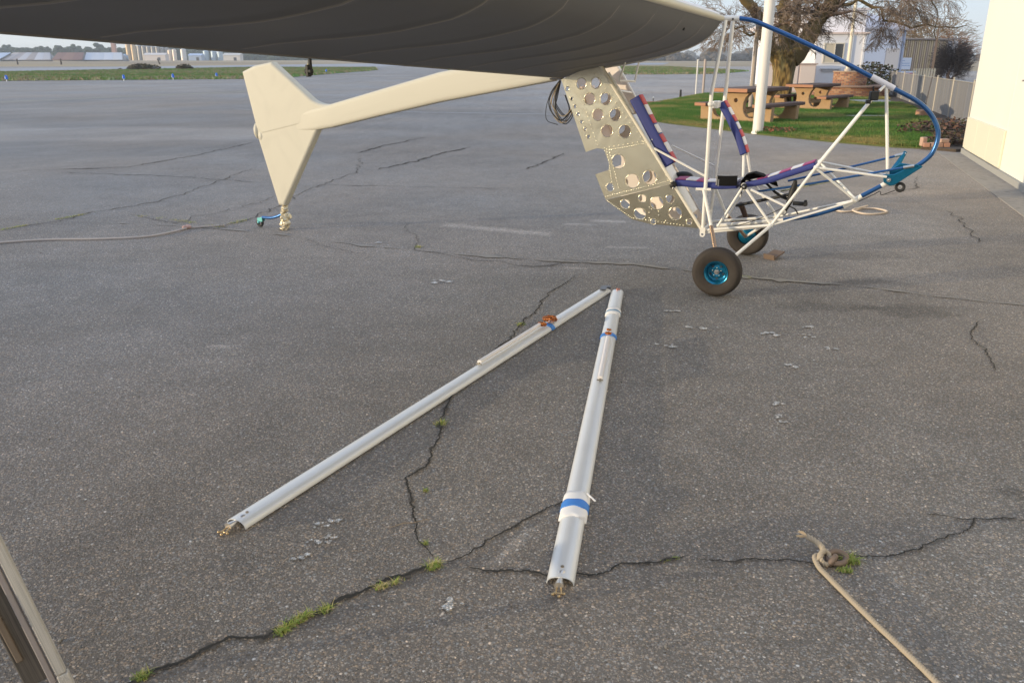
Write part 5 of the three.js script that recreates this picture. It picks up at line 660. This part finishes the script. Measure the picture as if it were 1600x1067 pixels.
// ---------------------------------------------------------------- far side of the airfield
{
  const treesAt = (list, seed, col, kindLabel) => { const r = rng(seed), gs = []; for (const [x, z, h, w] of list) for (let k = 0; k < 64; k++) { const u = k % 3 ? r() : 0.45 * r(), a = r() * 6.28, q = w * Math.sqrt(1 - u * 0.85) * Math.sqrt(r()); const g = new THREE.IcosahedronGeometry(w * (0.2 + 0.2 * r()), 0); g.scale(1.2, 0.8, 1); g.rotateY(r() * 6); g.translate(x + Math.cos(a) * q, h * (0.05 + 0.95 * u * (0.75 + 0.25 * r())), z + Math.sin(a) * q); gs.push(norm(g)); } const m = struct('woodland', mergeGeometries(gs), new THREE.MeshStandardMaterial({ color: new THREE.Color().setRGB(...col), roughness: 1 }), 'stuff'); m.userData.label = kindLabel; m.userData.category = 'trees'; };
  const r = rng(66), left = [], right = [];
  for (let k = 0; k < 170; k++) { const x = -560 + k * 2.3 + r() * 4, dens = k < 118 ? 1 : 0.6; left.push([x, -800 - r() * 60, (9.5 + 3 * r() * r() * 2 + 1.2 * Math.sin(k * 0.21)) * dens, 6 + 2 * r()]); }
  for (let k = 0; k < 110; k++) { const x = -260 + k * 9 + r() * 8; right.push([x, -1150 - r() * 120, 8 + 7 * r() * r() + 6 * (r() > 0.9), 7 + 4 * r()]); }
  for (let k = 0; k < 60; k++) { const x = 60 + k * 8 + r() * 8; right.push([x, -560 - r() * 60, 4 + 4 * r(), 5 + 3 * r()]); }
  treesAt(left, 1, [0.035, 0.055, 0.03], 'dark green belt of trees behind the far sheds at left'); treesAt(right, 2, [0.10, 0.085, 0.07], 'bluish bare tree line along the horizon');
  const AT = (u, z) => ((u - 800) / 1280) * (-z * 0.9455 + 0.505);   // x on the ground for a bearing
  const barnRoof = (lb, u0, u1, ur0, ur1, hgt, z, cols) => { const x0 = AT(u0, z), x1 = AT(u1, z), r0 = AT(ur0, z), r1 = AT(ur1, z); const t = thing('barn', lb, 'barn', [x0, 0, z]); const nS = cols.length; for (let k = 0; k < nS; k++) { const f0 = k / nS, f1 = (k + 1) / nS, lx = (f) => (x1 - x0) * f, ux = (f) => r0 - x0 + (r1 - r0) * f, g = loft([[V(lx(f0) + 0.05, 0.9, 0), V(lx(f1) - 0.05, 0.9, 0), V(lx(f1) - 0.05, 0.7, -0.2), V(lx(f0) + 0.05, 0.7, -0.2)], [V(ux(f0) + 0.05, hgt, -9), V(ux(f1) - 0.05, hgt, -9), V(ux(f1) - 0.05, hgt - 0.2, -9.2), V(ux(f0) + 0.05, hgt - 0.2, -9.2)]]); part('roof_sheet', g, M(...cols[k], 0.6, 0.2), t); } part('wall', [bx(x1 - x0 - 1, 0.8, 8, (x1 - x0) / 2, 0.4, -5.5)], M(0.3, 0.28, 0.27, 0.8), t); const gb = loft([[V(0.3, 0, -0.6), V(x1 - x0 - 0.3, 0, -0.6), V(x1 - x0 - 0.3, 0, -10), V(0.3, 0, -10)], [V(r0 - x0 + 0.3, hgt - 0.4, -8.8), V(r1 - x0 - 0.3, hgt - 0.4, -8.8), V(r1 - x0 - 0.3, hgt - 0.4, -9.4), V(r0 - x0 + 0.3, hgt - 0.4, -9.4)]]); part('gable', gb, M(0.35, 0.33, 0.32, 0.8), t); };
  barnRoof('pale barn with streaked rusty roof sheets at the far left', 1, 80, 10, 68, 4.9, -500, [[0.55, 0.48, 0.44], [0.42, 0.36, 0.34], [0.50, 0.48, 0.49], [0.36, 0.31, 0.29], [0.52, 0.51, 0.53], [0.46, 0.44, 0.45]]);
  barnRoof('rust red roofed barn between the two pale barns', 81, 129, 80, 122, 4.9, -498, [[0.24, 0.13, 0.10], [0.27, 0.15, 0.11], [0.22, 0.12, 0.10]]);
  barnRoof('pale blue roofed barn right of the rust red one', 132, 192, 125, 182, 4.9, -500, [[0.52, 0.55, 0.60], [0.50, 0.53, 0.58], [0.55, 0.57, 0.62], [0.54, 0.55, 0.57]]);
  barnRoof('narrow blue barn cut by the left edge of the photo', -30, -2, -26, 6, 4.8, -497, [[0.45, 0.53, 0.65], [0.48, 0.55, 0.66]]);
  const silo = (lb, u, w, h, z, col) => { const x = AT(u, z), rad = w * (-z / 1280) / 2, t = thing('silo', lb, 'silo', [x, 0, z], 0, 'grain silos on the far side of the airfield'); part('body', (() => { const g = new THREE.CylinderGeometry(rad, rad, h, 20); g.translate(0, h / 2, 0); return g; })(), M(...col, 0.5, 0.3), t); part('roof', (() => { const g = new THREE.ConeGeometry(rad * 1.04, rad * 0.55, 20); g.translate(0, h + rad * 0.27, 0); return g; })(), M(col[0] * 0.9, col[1] * 0.9, col[2] * 0.9, 0.5, 0.3), t); };
  silo('cream silo, leftmost of the tall silo row', 203, 7, 13.0, -760, [0.56, 0.42, 0.25]); silo('cream silo, second in the tall silo row', 211, 7, 13.0, -760, [0.56, 0.42, 0.25]);
  const ord = ['third', 'fourth', 'fifth', 'sixth', 'seventh', 'eighth', 'ninth']; for (let k = 0; k < 7; k++) silo(`grey steel silo, ${ord[k]} from the left in the tall row`, 220 + k * 7.2, 6.6, 12.2 - k * 0.35, -770, [0.33, 0.31, 0.29]);
  silo('cream round bin, left of the two behind the white shed', 267, 6, 8, -720, [0.72, 0.58, 0.45]); silo('cream round bin, right of the two behind the white shed', 274, 6, 8.4, -720, [0.72, 0.62, 0.52]); silo('pale bin between the white shed and the blue barn', 288, 8, 8.6, -720, [0.66, 0.62, 0.58]);
  silo('steel blue silo, leftmost of the three small ones', 323, 8, 7.2, -700, [0.42, 0.50, 0.56]); silo('steel blue silo, middle of the three small ones', 335, 8, 6.9, -700, [0.42, 0.50, 0.56]); silo('steel blue silo, rightmost of the three small ones', 345, 8, 6.7, -700, [0.42, 0.50, 0.56]);
  const box = (nm, lb, cat, u0, u1, h, z, col, rc) => { const x0 = AT(u0, z), x1 = AT(u1, z), t = thing(nm, lb, cat, [(x0 + x1) / 2, 0, z]); part('wall', bx(x1 - x0, h, 8, 0, h / 2, 0), M(...col, 0.7), t); part('roof', (() => { const s = new THREE.Shape(); s.moveTo(-4.4, 0); s.lineTo(0, 1.6); s.lineTo(4.4, 0); const g = new THREE.ExtrudeGeometry(s, { depth: x1 - x0 + 0.6, bevelEnabled: false }); g.rotateY(Math.PI / 2); g.translate(-(x1 - x0) / 2 - 0.3, h, 0); return g; })(), M(...rc, 0.6), t); part('doorway', bx(2.2, 2.4, 0.1, (x1 - x0) * 0.2, 1.2, 4.04), M(0.05, 0.05, 0.05, 0.8), t); };
  box('grain_shed', 'white low grain shed in front of the tall silos', 'shed', 229, 262, 4.2, -690, [0.72, 0.62, 0.55], [0.66, 0.6, 0.56]); box('grain_shed', 'blue roofed shed left of the three small silos', 'shed', 298, 318, 3.8, -690, [0.40, 0.47, 0.58], [0.42, 0.52, 0.68]); box('grain_shed', 'long cream shed right of the three small silos', 'shed', 352, 378, 4.0, -690, [0.66, 0.60, 0.53], [0.6, 0.56, 0.5]); box('grain_shed', 'dark blue shed beside the pale blue roofed barn', 'shed', 191, 198, 3.4, -690, [0.25, 0.36, 0.50], [0.3, 0.4, 0.52]);
  const tw = thing('elevator_tower', 'slender reddish elevator tower left of the cream silos', 'tower', [AT(181, -750), 0, -750]); part('mast', [bx(3.2, 16, 3.2, 0, 8, 0)], M(0.42, 0.24, 0.19, 0.8), tw); part('conveyor', bx(62, 0.9, 1.2, 31, 13.6, 0), M(0.4, 0.36, 0.34, 0.7), tw);
  for (const [u, z, lb] of [[28, -235, 'dark post in the dry field, leftmost of three'], [96, -232, 'dark post in the dry field, middle of three'], [250, -250, 'dark leaning post in the dry field, rightmost of three']]) { const m = solo('field_post', [rod(V(0, 0, 0), V(u === 250 ? -0.5 : 0.02, 1.35, 0), 0.22, 0.16, 8), ball(V(u === 250 ? -0.5 : 0.02, 1.36, 0), 0.17)], M(0.09, 0.075, 0.06, 0.9), lb, 'post'); m.position.set(AT(u, z), 0, z); }
  const cones = [[11, -61.1, 'leftmost blue taxiway marker on the grass verge'], [194, -62.9, 'blue taxiway marker, second from the left on the verge'], [271, -66.7, 'blue taxiway marker, third from the left on the verge'], [339, -71.0, 'blue taxiway marker just left of the cream tail fin'], [510, -95, 'blue taxiway marker right of the tail fin under the wing']];
  let proto; cones.forEach(([u, z, lb], i) => { if (!i) { proto = thing('taxiway_marker', lb, 'marker', [AT(u, z), 0, z], 0, 'blue taxiway edge markers'); part('stem', rod(V(0, 0, 0), V(0, 0.16, 0), 0.035), M(0.75, 0.73, 0.7, 0.5), proto); part('lens', [rod(V(0, 0.16, 0), V(0, 0.34, 0), 0.11, 0.085, 12), ball(V(0, 0.35, 0), 0.09)], M(0.02, 0.14, 0.62, 0.35), proto); } else { const c = proto.clone(); c.name = numbered('taxiway_marker'); c.position.set(AT(u, z), 0, z); c.userData = { ...proto.userData, label: lb }; scene.add(c); } });
  bush('scrub_bush', 'wide dark scrub bush on the verge left of the tail fin', 'bush', [AT(223, -117), 0, -117], 2.0, 0.95, 1600, [[0.07, 0.06, 0.035], [0.10, 0.08, 0.04]], 41, 0.16, 40); bush('scrub_bush', 'small dark scrub bush nearer to the tail fin', 'bush', [AT(289, -122), 0, -122], 1.05, 0.9, 900, [[0.07, 0.06, 0.035], [0.10, 0.08, 0.04]], 42, 0.14, 30); bush('scrub_bush', 'tiny dark scrub clump left of the wide bush', 'bush', [AT(188, -117), 0, -117], 0.35, 0.3, 200, [[0.07, 0.06, 0.035]], 43, 0.12, 10);
}

// ---------------------------------------------------------------- render
const renderer = new THREE.WebGLRenderer({ antialias: true });
renderer.setSize(1024, 682); renderer.toneMapping = THREE.LinearToneMapping; renderer.toneMappingExposure = EXPOSURE;
renderer.shadowMap.enabled = true; renderer.shadowMap.type = THREE.PCFSoftShadowMap;
scene.updateMatrixWorld(true);
renderer.render(scene, camera);
